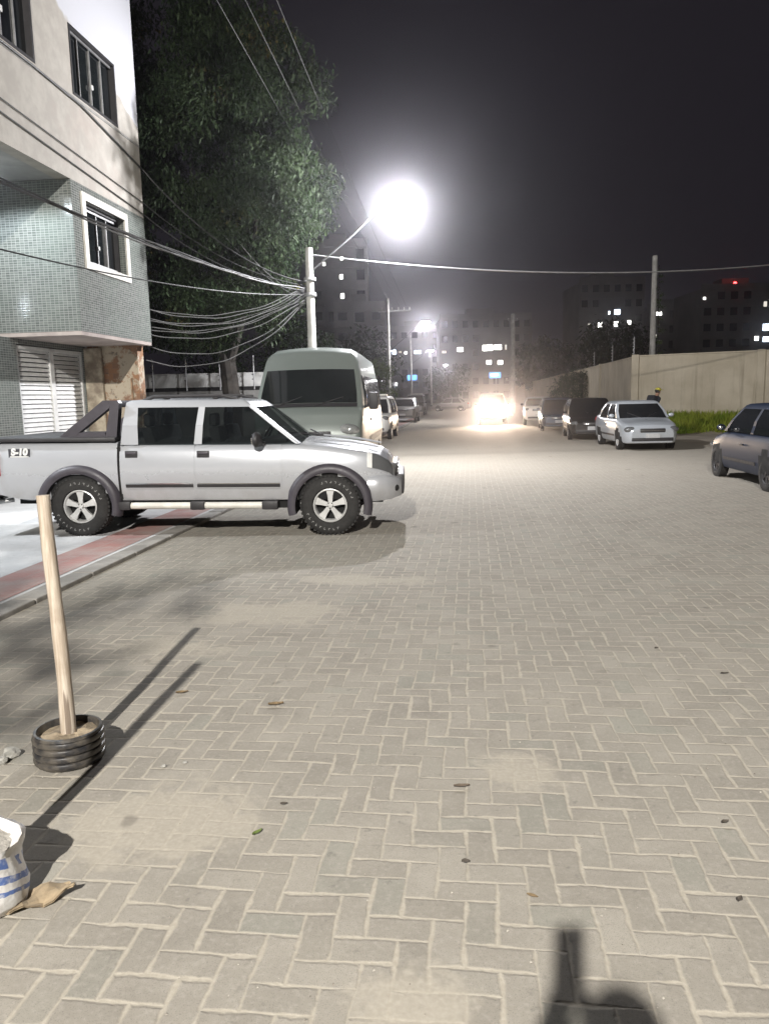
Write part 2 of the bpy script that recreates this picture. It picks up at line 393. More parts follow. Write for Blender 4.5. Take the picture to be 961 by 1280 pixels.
# ------------------------------------------------------------------ street lamps and poles
LAMP_W=1980.0
def light(name,ty,loc,energy,color,rad=.08,parent=None,size=178,blend=.25,rot=None):
    d=bpy.data.lights.new(name,ty); d.energy=energy; d.color=color; d.shadow_soft_size=rad
    if ty=='SPOT': d.spot_size=R(size); d.spot_blend=blend
    o=bpy.data.objects.new(name,d); col.objects.link(o); o.location=loc
    if rot: o.rotation_euler=rot
    if parent: o.parent=parent
    return o
M_led=emit('led_lens',(1,.97,1),150)
M_led2=emit('led_lens_far',(1,.98,1),60)
def street_lamp(lat,s,h,arm_z,reach,head_z,energy,label,color=(1,.97,.99),led=None,rad=.10,side=1,crossarm=None,head=.62,poler=.10,cat='street lamp',transformer=False):
    p=st(lat,s); r=empty('street_lamp',p,-YAW,label,'street lamp','lit street lamps along the road')
    m=MB(); m.tube([(0,0,-.05),(0,0,h*.5),(0,0,h)],[poler*1.25,poler*1.05,poler*.85],14)
    m.build('pole',M_poleconc,r,True)
    m=MB(); m.tube([(0,0,arm_z),(side*reach*.5,0,arm_z+(head_z-arm_z)*.55),(side*(reach-.25),0,head_z+.07)],.023,8); m.build('arm',rough_mat('arm_grey',(.14,.14,.14),.5,.2,6),r,True)
    m=MB(); m.box((side*reach,0,head_z+.075),(head,.26,.09),bev=.03); hd=m.build('lamp_head',M_steel,r,True)
    m=MB(); m.ball((side*reach,0,head_z+.02),(head*.42,.13,.075),16,8); m.build('lens',led or M_led2,hd,True)
    light('bulb','POINT',(side*reach,0,head_z-.19),energy,color,rad,r)
    if crossarm:
        for z in crossarm:
            m=MB(); m.box((.45,.12,z),(2.2,.09,.11),bev=.01); ca=m.build('crossarm',M_wood if False else M_steel,r)
            for x in (-.4,.25,.68,1.05,1.4):
                mi=MB(); mi.lathe([(.02,0),(.05,.02),(.03,.05),(.055,.08),(.03,.11),(.045,.15),(.01,.18)],10,Matrix.Translation((x,.12,z+.055))); mi.build('insulator',M_white,ca,True)
    return r
L1=street_lamp(-3.72,18.3,5.15,4.60,2.15,6.08,LAMP_W,'nearest lit lamp on a pole behind the van, glaring white above the road',(.97,.965,1),M_led,.10)
# cable clamp gear where the bundle meets the near pole
for zz in (4.05,4.4):
    m=MB(); m.lathe([(.14,0),(.15,.02),(.15,.06),(.14,.08)],14,Matrix.Translation((0,0,zz))); m.build('band_clamp',M_steel,L1,True)
street_lamp(-5.3,51,8.0,4.6,2.45,6.42,900,'lit lamp on the second pole up the street, above the small round tree',rad=.10,crossarm=(7.2,))
street_lamp(-6.2,82,8.0,5.0,2.1,6.37,500,'small far street lamp just right of and below the second one')
street_lamp(-5.6,112,8.0,5.2,2.1,6.0,400,'farthest tiny street lamp over the end of the road')
# the lamp behind the photographer, whose light throws the long post shadows up the street
street_lamp(-3.75,-10.5,11.0,9.2,2.41,10.0,13800,'tall lamp standing behind the photographer and lighting the near pavers',(1,.96,.90),None,.13)

def utility_pole(lat,s,h,r_,label,extra=None):
    r=empty('utility_pole',st(lat,s),-YAW,label,'pole')
    m=MB(); m.tube([(0,0,-.1),(0,0,h*.5),(0,0,h)],[r_*1.2,r_,r_*.85],12); m.build('shaft',M_poleconc,r,True)
    if extra: return r
    m=MB(); m.box((0,.14,h-.5),(.9,.07,.09),bev=.01); ca=m.build('crossarm',M_steel,r)
    for x in (-.38,.38):
        mi=MB(); mi.lathe([(.02,0),(.05,.03),(.03,.06),(.05,.1),(.01,.15)],8,Matrix.Translation((x,.14,h-.455)))
        mi.build('insulator',M_white,ca,True)
    return r
utility_pole(8.75,39.2,8.05,.14,'tall bare pole rising behind the beige wall on the right',True)
utility_pole(3.7,69.9,8.6,.20,'grey pole standing beside the oncoming headlights')
utility_pole(3.25,63.0,3.3,.12,'short pale post next to the headlights')

# ------------------------------------------------------------------ building on the left (local frame: x across, y along the street)
def bld_window(parent,x,y0,y1,z0,z1,nb,frame_m,depth=.10,surround=None,handle=True):
    """a sliding window set in a wall whose outer face is the plane x, facing +x"""
    w=y1-y0; hh=z1-z0
    m=MB(); t=.045
    m.ext(x-depth,x+.012,y0,y0+t,z0,z1); m.ext(x-depth,x+.012,y1-t,y1,z0,z1)
    m.ext(x-depth,x+.012,y0+t,y1-t,z0,z0+t); m.ext(x-depth,x+.012,y0+t,y1-t,z1-t,z1)
    fr=m.build('window',frame_m,parent)
    m=MB(); m.ext(x-depth+.01,x-depth+.02,y0+t,y1-t,z0+t,z1-t); m.build('pane',M_glass,fr)
    m=MB()
    for k in range(1,nb):
        yy=y0+w*k/nb; m.ext(x-depth+.022,x-depth+.05,yy-.013,yy+.013,z0+t,z1-t)
    m.ext(x-depth+.052,x-depth+.075,y0+t,y1-t,z1-t-.05,z1-t-.012)
    m.ext(x-depth+.052,x-depth+.075,y0+t,y1-t,z0+t+.012,z0+t+.045)
    m.build('mullion',M_steel,fr)
    if handle:
        m=MB(); m.ext(x-depth+.055,x-depth+.08,y0+w*.5-.03,y0+w*.5+.03,z0+hh*.33,z0+hh*.40,bev=.008); m.build('latch',M_white,fr)
    if surround:
        a=.09
        m=MB(); q=x+.035
        m.ext(x-.02,q,y0-a,y0,z0-a,z1+a); m.ext(x-.02,q,y1,y1+a,z0-a,z1+a); m.ext(x-.02,q,y0,y1,z1,z1+a); m.ext(x-.02,q,y0,y1,z0-a,z0)
        m.build('sill',surround,fr)
    return fr
B=empty('corner_building',st(0,0),-YAW,'pale three storey building with a green tiled bay over a white louvred door','building')
FX=-6.9; XB=-15.0
WT=[(11.05,12.55,7.08,8.4),(13.75,15.5,7.06,8.22)]      # upper windows (y0,y1,z0,z1)
def wall_with_holes(parent,name,mat,x0,x1,ya,yb,za,zb,holes):
    """slab between x0..x1, cut with rectangular openings (built as butted blocks)"""
    m=MB(); ys=sorted(holes,key=lambda h:h[0]); y=ya
    for (h0,h1,k0,k1) in ys:
        m.ext(x0,x1,y,h0,za,zb); m.ext(x0,x1,h0,h1,za,k0); m.ext(x0,x1,h0,h1,k1,zb); y=h1
    m.ext(x0,x1,y,yb,za,zb)
    return m.build(name,mat,parent)
wall_with_holes(B,'upper_wall',M_plaster,FX-.25,FX,3.0,16.48,5.56,12.2,WT)
for q in ((XB,FX-.25,16.25,16.48,5.56,12.2),(XB,FX-.25,3.0,3.25,5.56,12.2),(XB,XB+.2,3.25,16.25,5.56,12.2)):
    m=MB(); m.ext(*q); m.build('side_wall',M_plaster,B)
m=MB(); m.ext(XB+.2,FX-.25,3.25,16.25,12.0,12.18); m.build('roof',M_concrete,B)
m=MB(); m.ext(XB+.2,FX-.252,3.25,16.2,5.565,5.62); m.build('soffit',rough_mat('soffit_paint',(.42,.42,.41),.8,.3,1.5),B)
for (a,b,c,d) in WT: bld_window(B,FX,a,b,c,d,4,M_black,.12)
# stained groove lines across the facade under the upper windows
m=MB(); m.ext(FX,FX+.012,3.0,16.47,6.98,7.02); m.build('ledge',M_concrete,B)
# green tiled bay (first floor), one window with a white surround
BW=[(13.85,15.45,4.22,5.3)]
wall_with_holes(B,'bay_wall',M_tile,FX-.30,FX+.003,13.4,16.478,2.97,5.555,BW)
for q in ((-8.6,FX-.30,13.4,13.62,2.97,5.555),(-8.6,FX-.30,16.258,16.478,2.97,5.555)):
    m=MB(); m.ext(*q); m.build('bay_end_wall',M_tile,B)
m=MB(); m.ext(-8.6,FX-.004,13.404,16.474,2.90,2.968); m.build('bay_underside',rough_mat('bay_soffit',(.42,.36,.33),.85,.3,2),B)
for (a,b,c,d) in BW: bld_window(B,FX-.13,a,b,c,d,4,M_black,.10); 
m=MB(); a,b,c,d=BW[0]; w_=.13
m.ext(FX-.02,FX+.04,a-w_,a,c-w_,d+w_); m.ext(FX-.02,FX+.04,b,b+w_,c-w_,d+w_); m.ext(FX-.02,FX+.04,a,b,d,d+w_); m.ext(FX-.02,FX+.04,a,b,c-w_,c)
m.build('window_surround',M_offwhite,B)
# recessed ground floor
wall_with_holes(B,'ground_wall',M_tile,-8.6,-8.3,3.0,16.2,.0,2.9,[(13.62,16.12,.06,2.80)])
m=MB(); m.ext(-8.9,-8.6,3.0,13.4,2.9,5.46); m.build('balcony_wall',M_tile,B)
for q in ((XB,-8.65,16.2,16.47,0,2.9),(XB,-8.65,3.0,3.2,0,2.9)):
    m=MB(); m.ext(*q); m.build('end_wall',M_plaster,B)
dr=None
m=MB(); y0,y1,z0,z1=13.64,16.10,.07,2.78; t_=.06; mid=(y0+y1)/2
for (a,b) in ((y0,y0+t_),(mid-.07,mid+.07),(y1-t_,y1)): m.ext(-8.40,-8.33,a,b,z0,z1)
m.ext(-8.40,-8.33,y0+t_,y1-t_,z1-t_,z1)
dr=m.build('louvred_door',M_white,B)
for (a,b) in ((y0+t_,mid-.07),(mid+.07,y1-t_)):
    m=MB(); z=z0+.05
    while z<z1-t_-.04:
        m.box((-8.37,(a+b)/2,z+.03),(.012,b-a,.075),M=Matrix.Rotation(R(-22),4,'Y')); z+=.088
    m.build('louvre_panel',M_white,dr)
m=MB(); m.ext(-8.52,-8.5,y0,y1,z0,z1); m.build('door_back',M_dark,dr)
# crumbling brick return below the bay
m=MB(); m.ext(-8.25,-7.12,16.2,16.5,0,2.9); 
ob=m.build('brick_return',M_old,B)
m=MB(); m.tube([(-7.28,16.17,.4),(-7.28,16.17,2.2)],.022,8); m.build('drain_pipe',rough_mat('rusty_pipe',(.38,.24,.14),.7,.4,8),B,True)
m=MB(); m.ext(-8.29,-7.9,16.10,16.195,0,2.86,bev=.02); m.build('plaster_pier',rough_mat('old_plaster',(.52,.46,.35),.9,.6,3,c2=(.2,.16,.12)),B)
# porch lamp under the soffit, out of frame, that whitens the pavement and shines on the tiles
PL=empty('porch_lamp',st(-7.65,12.0,5.565),-YAW,'white bulkhead porch lamp under the overhanging upper floor','lamp')
m=MB(); m.lathe([(.001,-.07),(.10,-.06),(.13,-.02),(.13,0)],18); m.build('diffuser',emit('porch_glow',(.9,.97,1),8),PL,True)
light('bulb','SPOT',(0,0,-.12),190,(.82,.92,1),.07,PL,size=158,blend=.3)

FLD=empty('added_floodlight',st(-8.3,8.2,4.6),-YAW,'white floodlight added on the ground floor wall to brighten the pavement','lamp')  # second lamp, added to whiten the pavement without overlighting the tiles
m=MB(); m.box((.14,0,0),(.10,.30,.22),bev=.015,M=Matrix.Rotation(R(40),4,'Y')); m.build('housing',M_black,FLD)
m=MB(); m.tube([(0,0,.02),(.11,0,.02)],.02,8); m.build('bracket',M_steel,FLD,True)
m=MB(); m.box((.185,0,-.04),(.012,.26,.18),M=Matrix.Rotation(R(40),4,'Y')); m.build('lens',emit('flood_glow',(.93,.97,1),20),FLD)
dirv=Vector((3.0,1.1,-4.6)); light('bulb','SPOT',(.27,.03,-.13),620,(.90,.95,1),.06,FLD,size=78,blend=.7,rot=dirv.to_track_quat('-Z','Y').to_euler())
# ------------------------------------------------------------------ loft based vehicles
def interp(tab,x):
    if x<=tab[0][0]: return tab[0][1]
    for (a,b),(c,d) in zip(tab,tab[1:]):
        if x<=c:
            u=(x-a)/(c-a) if c>a else 0; return b+(d-b)*u
    return tab[-1][1]
def boolean_cut(o,cutters,mat):
    for m in cutters:
        c=m.build('cutter',M_dark,uv=False); c.location=(0,0,0)
        md=o.modifiers.new('cut','BOOLEAN'); md.operation='DIFFERENCE'; md.object=c; md.solver='EXACT'; md.material_mode='TRANSFER'
        dg=bpy.context.evaluated_depsgraph_get()
        me=bpy.data.meshes.new_from_object(o.evaluated_get(dg),preserve_all_data_layers=True,depsgraph=dg)
        o.modifiers.clear(); old=o.data; o.data=me
        cm=c.data; bpy.data.objects.remove(c); bpy.data.meshes.remove(cm)
    for p in o.data.polygons:
        if any(math.hypot(p.center.x-ax,p.center.z-az)<rr for (ax,az,rr) in mat): p.material_index=1
    o.data.polygons.foreach_set('use_smooth',[True]*len(o.data.polygons)); o.data.set_sharp_from_angle(angle=R(38))
    wn=o.modifiers.new('wn','WEIGHTED_NORMAL'); wn.keep_sharp=True; wn.weight=80
class Shell:
    """lower body: sections along x, each running from the sill up to the centre line of the deck"""
    def __init__(s,W,top,bot,plan,crown=.03,prof=None):
        s.W=W/2; s.top=top; s.bot=bot; s.plan=plan; s.crown=crown
        s.prof=prof or [(.84,0),(.93,.04),(.975,.16),(.99,.34),(1,.52),(.995,.68),(.975,.82),(.945,.92),(.90,.975),(.80,1.0),(.4,1.0),(0,1.0)]
    def pt(s,x,u,side=1,off=0.0):
        n=len(s.prof)-1; i=min(int(u),n-1); f=u-i
        a=s.prof[i]; b=s.prof[i+1]
        w=s.W*interp(s.plan,x); zt=interp(s.top,x); zb=interp(s.bot,x)
        def P(q): 
            return Vector((x,side*q[0]*w,zb+(zt-zb)*q[1]+(s.crown*(1-(q[0]/.8)**2) if q[1]>=1 and q[0]<.8 else 0)))
        p=P(a).lerp(P(b),f)
        if off:
            t=P(b)-P(a); nrm=Vector((0,side*abs(t.z),abs(t.y))) ; nrm.normalize(); p=p+nrm*off
        return p
    def build(s,name,mat,parent,xs):
        n=len(s.prof); m=MB(); rows=[]
        for x in xs:
            r=[s.pt(x,u,1) for u in range(n)]+[s.pt(x,u,-1) for u in range(n-2,-1,-1)]
            rows.append(r)
        k=len(rows[0]); m.grid(rows,closed=True)
        m.add(rows[0],[tuple(range(k))]); m.add(rows[-1],[tuple(range(k-1,-1,-1))])
        return m.build(name,[mat,M_dark],parent,True,uv=False)
    def patch(s,x0,x1,u0,u1,side,off,nx=6,nu=4,thick=.012):
        m=MB(); rows=[]; rin=[]
        for i in range(nx+1):
            x=x0+(x1-x0)*i/nx
            rows.append([s.pt(x,u0+(u1-u0)*j/nu,side,off) for j in range(nu+1)])
            rin.append([s.pt(x,u0+(u1-u0)*j/nu,side,off-thick) for j in range(nu+1)])
        m.grid(rows)
        ring=rows[0]+[r[-1] for r in rows[1:]]+rows[-1][-2::-1]+[r[0] for r in rows[-2:0:-1]]
        rin2=rin[0]+[r[-1] for r in rin[1:]]+rin[-1][-2::-1]+[r[0] for r in rin[-2:0:-1]]
        m.grid([ring,rin2],closed=True)
        return m
def cabin(parent,paintm,bx,tx,belt,roof,wb,wt,bpil,glass=None,bulge=.10,apil=.05,cpil=.06,nside=2,crown=.05):
    """greenhouse: glass panes per side, pillars and roof as their own parts. bx=(rear,front) at the belt, tx at the roof"""
    glass=glass or M_glass
    fr=[(0,0),(cpil,cpil)]
    for p in bpil:
        p=p if isinstance(p,tuple) else (p,p)
        fr+=[(p[0]-.022,p[1]-.026),(p[0]+.022,p[1]+.026)]
    fr+=[(1-apil,1-apil),(1.0,1.0)]
    fy=[1,.90,.45,0,-.45,-.90,-1]
    lev=[0,.45,.88,1.0]
    def P(kind,f,side,t):
        xr=bx[0]+(tx[0]-bx[0])*t; xf=bx[1]+(tx[1]-bx[1])*t; w=wb+(wt-wb)*t+.035*math.sin(PI*t)
        z=belt+(roof-belt)*t
        if kind=='s':
            xb=bx[0]+(bx[1]-bx[0])*f[0]; xt=tx[0]+(tx[1]-tx[0])*f[1]
            return Vector((xb+(xt-xb)*t,side*w,z))
        if kind=='f': return Vector((xf+bulge*(1-f*f),f*w,z))
        return Vector((xr-bulge*.6*(1-f*f),f*w,z))
    g={}
    def pil(side,k): return g.setdefault((side,k),MB())
    sides=[]
    def strip(kind,f0,f1,side,t0,t1,dst,off=0):
        a=[P(kind,f0,side,t0),P(kind,f1,side,t0),P(kind,f1,side,t1),P(kind,f0,side,t1)]
        if off:
            nn=(a[1]-a[0]).cross(a[3]-a[0]).normalized(); c=sum(a,Vector())/4
            if nn.dot(c-Vector(((bx[0]+bx[1])/2,0,belt)))<0: nn=-nn
            a=[q+nn*off for q in a]
        dst.add(a,[(0,1,2,3)])
    npan=0
    for side in (1,-1):
        for i in range(len(fr)-1):
            isglass=(i%2==1)
            if isglass:
                mm=MB()
                for t0,t1 in zip(lev[:-2],lev[1:-1]): strip('s',fr[i],fr[i+1],side,t0,t1,mm)
                mm.build('side_window',glass,parent,True,uv=False)
            else:
                kk='C' if i==0 else ('A' if i==len(fr)-2 else i)
                for t0,t1 in zip(lev[:-2],lev[1:-1]): strip('s',fr[i],fr[i+1],side,t0,t1,pil(side,kk),.006)
    for kind,nm in (('f','windscreen'),('r','rear_window')):
        mm=MB()
        for i in range(len(fy)-1):
            for t0,t1 in zip(lev[:-2],lev[1:-1]):
                if i in (0,len(fy)-2): strip(kind,fy[i],fy[i+1],0,t0,t1,pil(1 if i==0 else -1,'A' if kind=='f' else 'C'),.004)
                else: strip(kind,fy[i],fy[i+1],0,t0,t1,mm)
        mm.build(nm,glass,parent,True,uv=False)
    for q in g.values(): q.build('pillar',paintm,parent,True,uv=False)
    # roof: top band + crowned cap
    m=MB()
    def ring(t,ins=1.0,dz=0):
        pts=[P('s',f,1,t) for f in fr]+[P('f',f,0,t) for f in fy[1:-1]]+[P('s',f,-1,t) for f in reversed(fr)]+[P('r',-f,0,t) for f in fy[1:-1]]
        c=Vector(((tx[0]+tx[1])/2,0,0))
        return [Vector((c.x+(p.x-c.x)*ins,p.y*ins,p.z+dz)) for p in pts]
    rings=[ring(.88,1.004),ring(1.0,1.004),ring(1.0,.93,crown*.55),ring(1.0,.7,crown*.85),ring(1.0,.35,crown)]
    m.grid(rings,closed=True); m.add(rings[-1],[tuple(range(len(rings[-1])))])
    m.build('roof',paintm,parent,True,uv=False,sharp=50)
TY_CACHE={}
def wheel(parent,x,y,r,w,side,rimr=.62,spokes=5,lettering=False,rim_mat=None,steer=0):
    key=(r,w,rimr,spokes,rim_mat)
    rim_mat=rim_mat or M_alloy
    m=MB(); h=w/2
    prof=[(r*rimr,-h*.80),(r*rimr+.012,-h*.98),(r*.80,-h*1.04),(r*.93,-h*.95),(r*.985,-h*.78),(r,-h*.5),(r,h*.5),(r*.985,h*.78),(r*.93,h*.95),(r*.80,h*1.04),(r*rimr+.012,h*.98),(r*rimr,h*.80)]
    M=Matrix.Rotation(R(-90 if side>0 else 90),4,'X')    # local z -> outward
    m.lathe(prof,36,M); m.lathe([(r*rimr,-h*.8),(r*rimr,h*.8)],36,M)
    # tread blocks
    nb=44
    for k in range(nb):
        a=2*PI*k/nb
        for zz in (-h*.62,h*.62):
            m.box(M@Vector(((r-.004)*math.cos(a),(r-.004)*math.sin(a),zz)),(.02,.030,h*.55),M=M@Matrix.Rotation(a,4,'Z'))
    o=m.build('wheel',M_rubber,parent,True,uv=False); o.location=(x,y,r)
    if steer: o.rotation_euler=(0,0,steer)
    rr=r*rimr; zo=h*.62
    m=MB(); m.lathe([(rr*.99,h*.86),(rr*.93,h*.90),(rr*.88,h*.78),(rr*.86,h*.2),(rr*.86,-h*.5)],36,M)
    m.lathe([(.001,zo+.028),(rr*.16,zo+.026),(rr*.20,zo+.012),(rr*.21,-h*.1)],20,M)
    for k in range(spokes):
        a=2*PI*k/spokes+PI/2
        poly=[(rr*.12,-rr*.11),(rr*.55,-rr*.15),(rr*.90,-rr*.24),(rr*.90,rr*.24),(rr*.55,rr*.15),(rr*.12,rr*.11)]
        m.prism(poly,zo-.03,zo+.012,M@Matrix.Rotation(a,4,'Z'))
    rim=m.build('rim',rim_mat,o,True,uv=False)
    m=MB(); m.lathe([(.001,-h*.1),(rr*.86,-h*.1)],24,M); 
    for k in range(5):
        a=2*PI*k/5+PI/2+PI/5; m.ball(M@Vector((rr*.15*math.cos(a),rr*.15*math.sin(a),zo+.026)),.008,6,4)
    m.build('brake_drum',M_dark,o,True,uv=False)
    if lettering:
        m=MB()
        for a0 in (20,200):
            for k in range(9):
                a=R(a0+k*11.0); q=M@Matrix.Rotation(a,4,'Z')
                m.box(q@Vector((r*.80,0,h*1.042)),(.026,.006,.003),M=q)
                m.box(q@Vector((r*.80+.010*(1 if k%2 else -1),.009,h*1.042)),(.006,.016,.003),M=q)
        m.build('tyre_lettering',rough_mat('tyre_white',(.36,.36,.35),.7),o,uv=False)
    return o
def arch_cutters(axles,W,r,deep=.34):
    out=[]
    for x in axles:
        for sd in (1,-1):
            m=MB(); M=Matrix.Translation((x,sd*(W/2-deep/2+.06),r))@Matrix.Rotation(R(90),4,'X')
            m.lathe([(r+.055,-deep/2-.06),(r+.055,deep/2+.06)],40,M,cap=True)
            out.append(m)
    return out
def lin(a,b,n): return [a+(b-a)*i/n for i in range(n+1)]

def hatchback(name,loc,rz,paintm,label,cat='car',group=None,L=3.85,W=1.64,H=1.43,wb=2.44,r=.285,sedan=False,suv=False,face='oval',head_on=False,detail=True,roofrack=False,rim_mat=None,belt=None,lightbar=False):
    root=empty(name,loc,rz,label,cat,group)
    fo=(L-wb)*.5-.02; xf=wb/2+fo; xr=-L+xf
    zb=.20 if not suv else .30
    belt=belt or (.90 if not suv else 1.05); hood=belt-.06; nose=.70 if not suv else .95
    ws=wb/2-.32 if not suv else wb/2-.15                  # windscreen base
    if sedan: top=[(xr,.72),(xr+.06,.93),(xr+.25,.97),(xr+.70,.97),(xr+.8,belt+.02),(ws,belt+.02),(ws+.35,hood),(xf-.35,nose+.08),(xf-.12,nose),(xf,nose-.10)]
    else: top=[(xr,.72 if not suv else .9),(xr+.08,belt-.02),(xr+.3,belt+.03),(ws,belt+.01),(ws+.35,hood),(xf-.32,nose+.09),(xf-.10,nose),(xf,nose-.10)]
    bot=[(xr,zb+.12),(xr+.25,zb),(xf-.25,zb),(xf-.02,zb+.02),(xf,zb+.04)]
    plan=[(xr,.86),(xr+.06,.93),(xr+.25,.98),(xr+.7,1.0),(xf-.8,1.0),(xf-.4,.96),(xf-.18,.89),(xf-.06,.80),(xf,.72)]
    sh=Shell(W,top,bot,plan)
    xs=sorted(set([round(v,4) for v in lin(xr,xf,30)+[xr+.06,xr+.03,xf-.06,xf-.03,xf-.12,xf-.18]]))
    body=sh.build('body',paintm,root,xs)
    boolean_cut(body,arch_cutters((-wb/2,wb/2),W,r),[(a,r,r+.0553) for a in (-wb/2,wb/2)])
    if sedan: bx=(xr+.55,ws+.05); tx=(xr+1.12,ws-.62)
    elif suv: bx=(xr+.10,ws+.05); tx=(xr+.28,ws-.45)
    else: bx=(xr+.10,ws+.05); tx=(xr+.48,ws-.60)
    cabin(root,paintm,bx,tx,belt+.005,H-.05,W/2*.93,W/2*.74,[.50] if not sedan else [.52],cpil=.10)
    for x in (-wb/2,wb/2):
        for sd in (1,-1): wheel(root,x,sd*(W/2-.095),r,.17,sd,spokes=6 if detail else 5,rim_mat=rim_mat)
    # lamps, grille, bumper strip, plate, mirrors
    for sd in (1,-1):
        m=MB(); m.ball((xf-.20,sd*W/2*.69,nose-.095),(.175,.21,.10),16,10,Matrix.Rotation(sd*R(-24),4,'Z')); m.build('headlight',MATS['head_on'] if head_on else M_lampdk,root,True,uv=False)
        m=MB(); m.ball((ws-.12,sd*(W/2+.06),belt+.08),(.05,.085,.06),12,8); mi=m.build('mirror',paintm if not suv else M_black,root,True,uv=False)
        m=MB(); m.ball((ws-.158,sd*(W/2+.06),belt+.08),(.022,.068,.046),10,6); m.build('mirror_glass',M_chrome,mi,True,uv=False)
        m=MB(); m.ball((xr+.10,sd*W/2*.80,belt-.10),(.10,.13,.12),12,8); m.build('tail_light',M_red,root,True,uv=False)
        m=sh.patch(-wb/2+.45,wb/2-.42,2.55,2.95,sd,.012,8,1,.012); m.build('side_moulding',M_black if detail else paintm,root,True,uv=False)
        for (xd) in (.12,): 
            m=MB(); p=sh.pt(xd-.25,5.2,sd,.012); m.box(p,(.14,.03,.028),bev=.008); m.build('door_handle',M_black,root,uv=False)
    m=MB(); m.box((xf-.035,0,nose-.12),(.09,W*.44,.12),bev=.03); gr=m.build('grille',M_black,root,True,uv=False)
    m=MB(); m.box((xf+.008,0,nose-.115),(.02,W*.40,.018),bev=.006); m.build('badge_bar',M_chrome,gr,True,uv=False)
    m=MB(); m.box((xf-.06,0,zb+.13),(.14,W*.72,.11),bev=.03); m.build('air_intake',M_black,root,True,uv=False)
    m=MB(); m.box((xf+.012,0,zb+.235),(.016,.40,.125),bev=.004); m.build('number_plate',M_plate,root,uv=False)
    for sd in (1,-1):
        m=MB(); m.tube([(ws+.12,sd*.10,belt+.025),(ws-.10,sd*.42,belt+.16)],.007,5); m.build('wiper',M_black,root,uv=False)
    if roofrack:
        for sd in (1,-1):
            m=MB(); m.tube([(tx[0]+.1,sd*W*.34,H-.02),(tx[0]+.2,sd*W*.34,H+.05),(tx[1]-.2,sd*W*.34,H+.05),(tx[1]-.08,sd*W*.34,H-.02)],.018,6); m.build('roof_rail',M_black,root,True,uv=False)
    if lightbar:
        m=MB(); m.box(((tx[0]+tx[1])/2,0,H+.05),(.25,W*.6,.09),bev=.03); m.build('roof_rack',M_offwhite,root,True,uv=False)
    return root
emit('head_on',(1,.93,.84),140)
P_silver=paint('silver_paint',(.50,.515,.545),.35,.25,.5)
P_corsa=paint('pale_silver_paint',(.40,.43,.46),.15,.28)
P_black=paint('black_paint',(.012,.012,.013),0,.18,.15)
P_blue=paint('blue_paint',(.055,.075,.12),.25,.25)
P_slate=paint('slate_blue_paint',(.013,.020,.038),.0,.42,.04,.0)
P_white=paint('white_paint',(.70,.69,.66),0,.3)
P_grey=paint('grey_paint',(.16,.155,.15),.2,.3)
P_van=paint('van_paint',(.175,.20,.185),.15,.38)
FACE=-YAW-PI/2                   # nose pointing back down the street towards the camera
PARK='cars parked along the right side'
SL=R(-3.0)
hatchback('parked_car',st(5.0,24.55),FACE+R(3),P_corsa,'pale silver sedan nearest in the right hand row, facing the camera',group=PARK,L=4.1,W=1.62,H=1.42,sedan=True)
hatchback('parked_car',st(4.40,29.9),FACE+SL,P_black,'black hatchback parked right behind the pale silver sedan',group=PARK,L=4.0,W=1.7,H=1.49,wb=2.5,r=.31,belt=.92)
hatchback('parked_car',st(4.05,37.2),FACE+SL,P_blue,'dark blue car parked between the black hatchback and a white one',group=PARK,L=4.0,W=1.68,H=1.5,detail=False)
hatchback('parked_car',st(3.72,43.8),FACE+SL,P_white,'white car at the far end of the right hand row',group=PARK,L=4.0,W=1.68,H=1.52,suv=True,wb=2.5,r=.32,detail=False)
hatchback('parked_car',st(5.60,14.45),-YAW+PI/2+R(1),P_slate,'slate blue hatchback cut off by the right edge, facing away',group=PARK,L=3.85,W=1.66,H=1.44,r=.30,rim_mat=M_black)
LEFT='cars parked along the left side'
hatchback('parked_car',st(-4.0,32.0),FACE,P_white,'white off roader with roof rack half hidden behind the grey van',group=LEFT,L=3.9,W=1.75,H=1.72,suv=True,wb=2.4,r=.36,lightbar=True)
hatchback('parked_car',st(-4.35,51.5),FACE,P_grey,'grey flat nosed car parked beyond the white off roader',group=LEFT,L=4.2,W=1.78,H=1.62,suv=True,wb=2.55,r=.34)
hatchback('parked_car',st(-4.9,70.0),FACE,P_grey,'tall dark car with a pale roof farther up the left side',group=LEFT,L=4.2,W=1.8,H=1.85,suv=True,wb=2.6,r=.36,lightbar=True)
hatchback('parked_car',st(-2.2,86.0),-YAW+R(170),P_grey,'grey sedan standing sideways across the end of the road',group=None,L=4.3,W=1.7,H=1.45,sedan=True,wb=2.55)
hl=hatchback('oncoming_car',st(1.25,46.6),FACE,P_white,'white car with its headlights on driving towards the camera',L=3.9,W=1.72,H=1.78,suv=True,wb=2.5,r=.34,head_on=True,roofrack=True)
for sd in (1,-1):
    light('headlamp_beam','SPOT',(2.16,sd*.60,.84),1350,(1,.78,.58),.06,hl,size=75,blend=1.0,rot=(R(90-1),0,R(-90)))

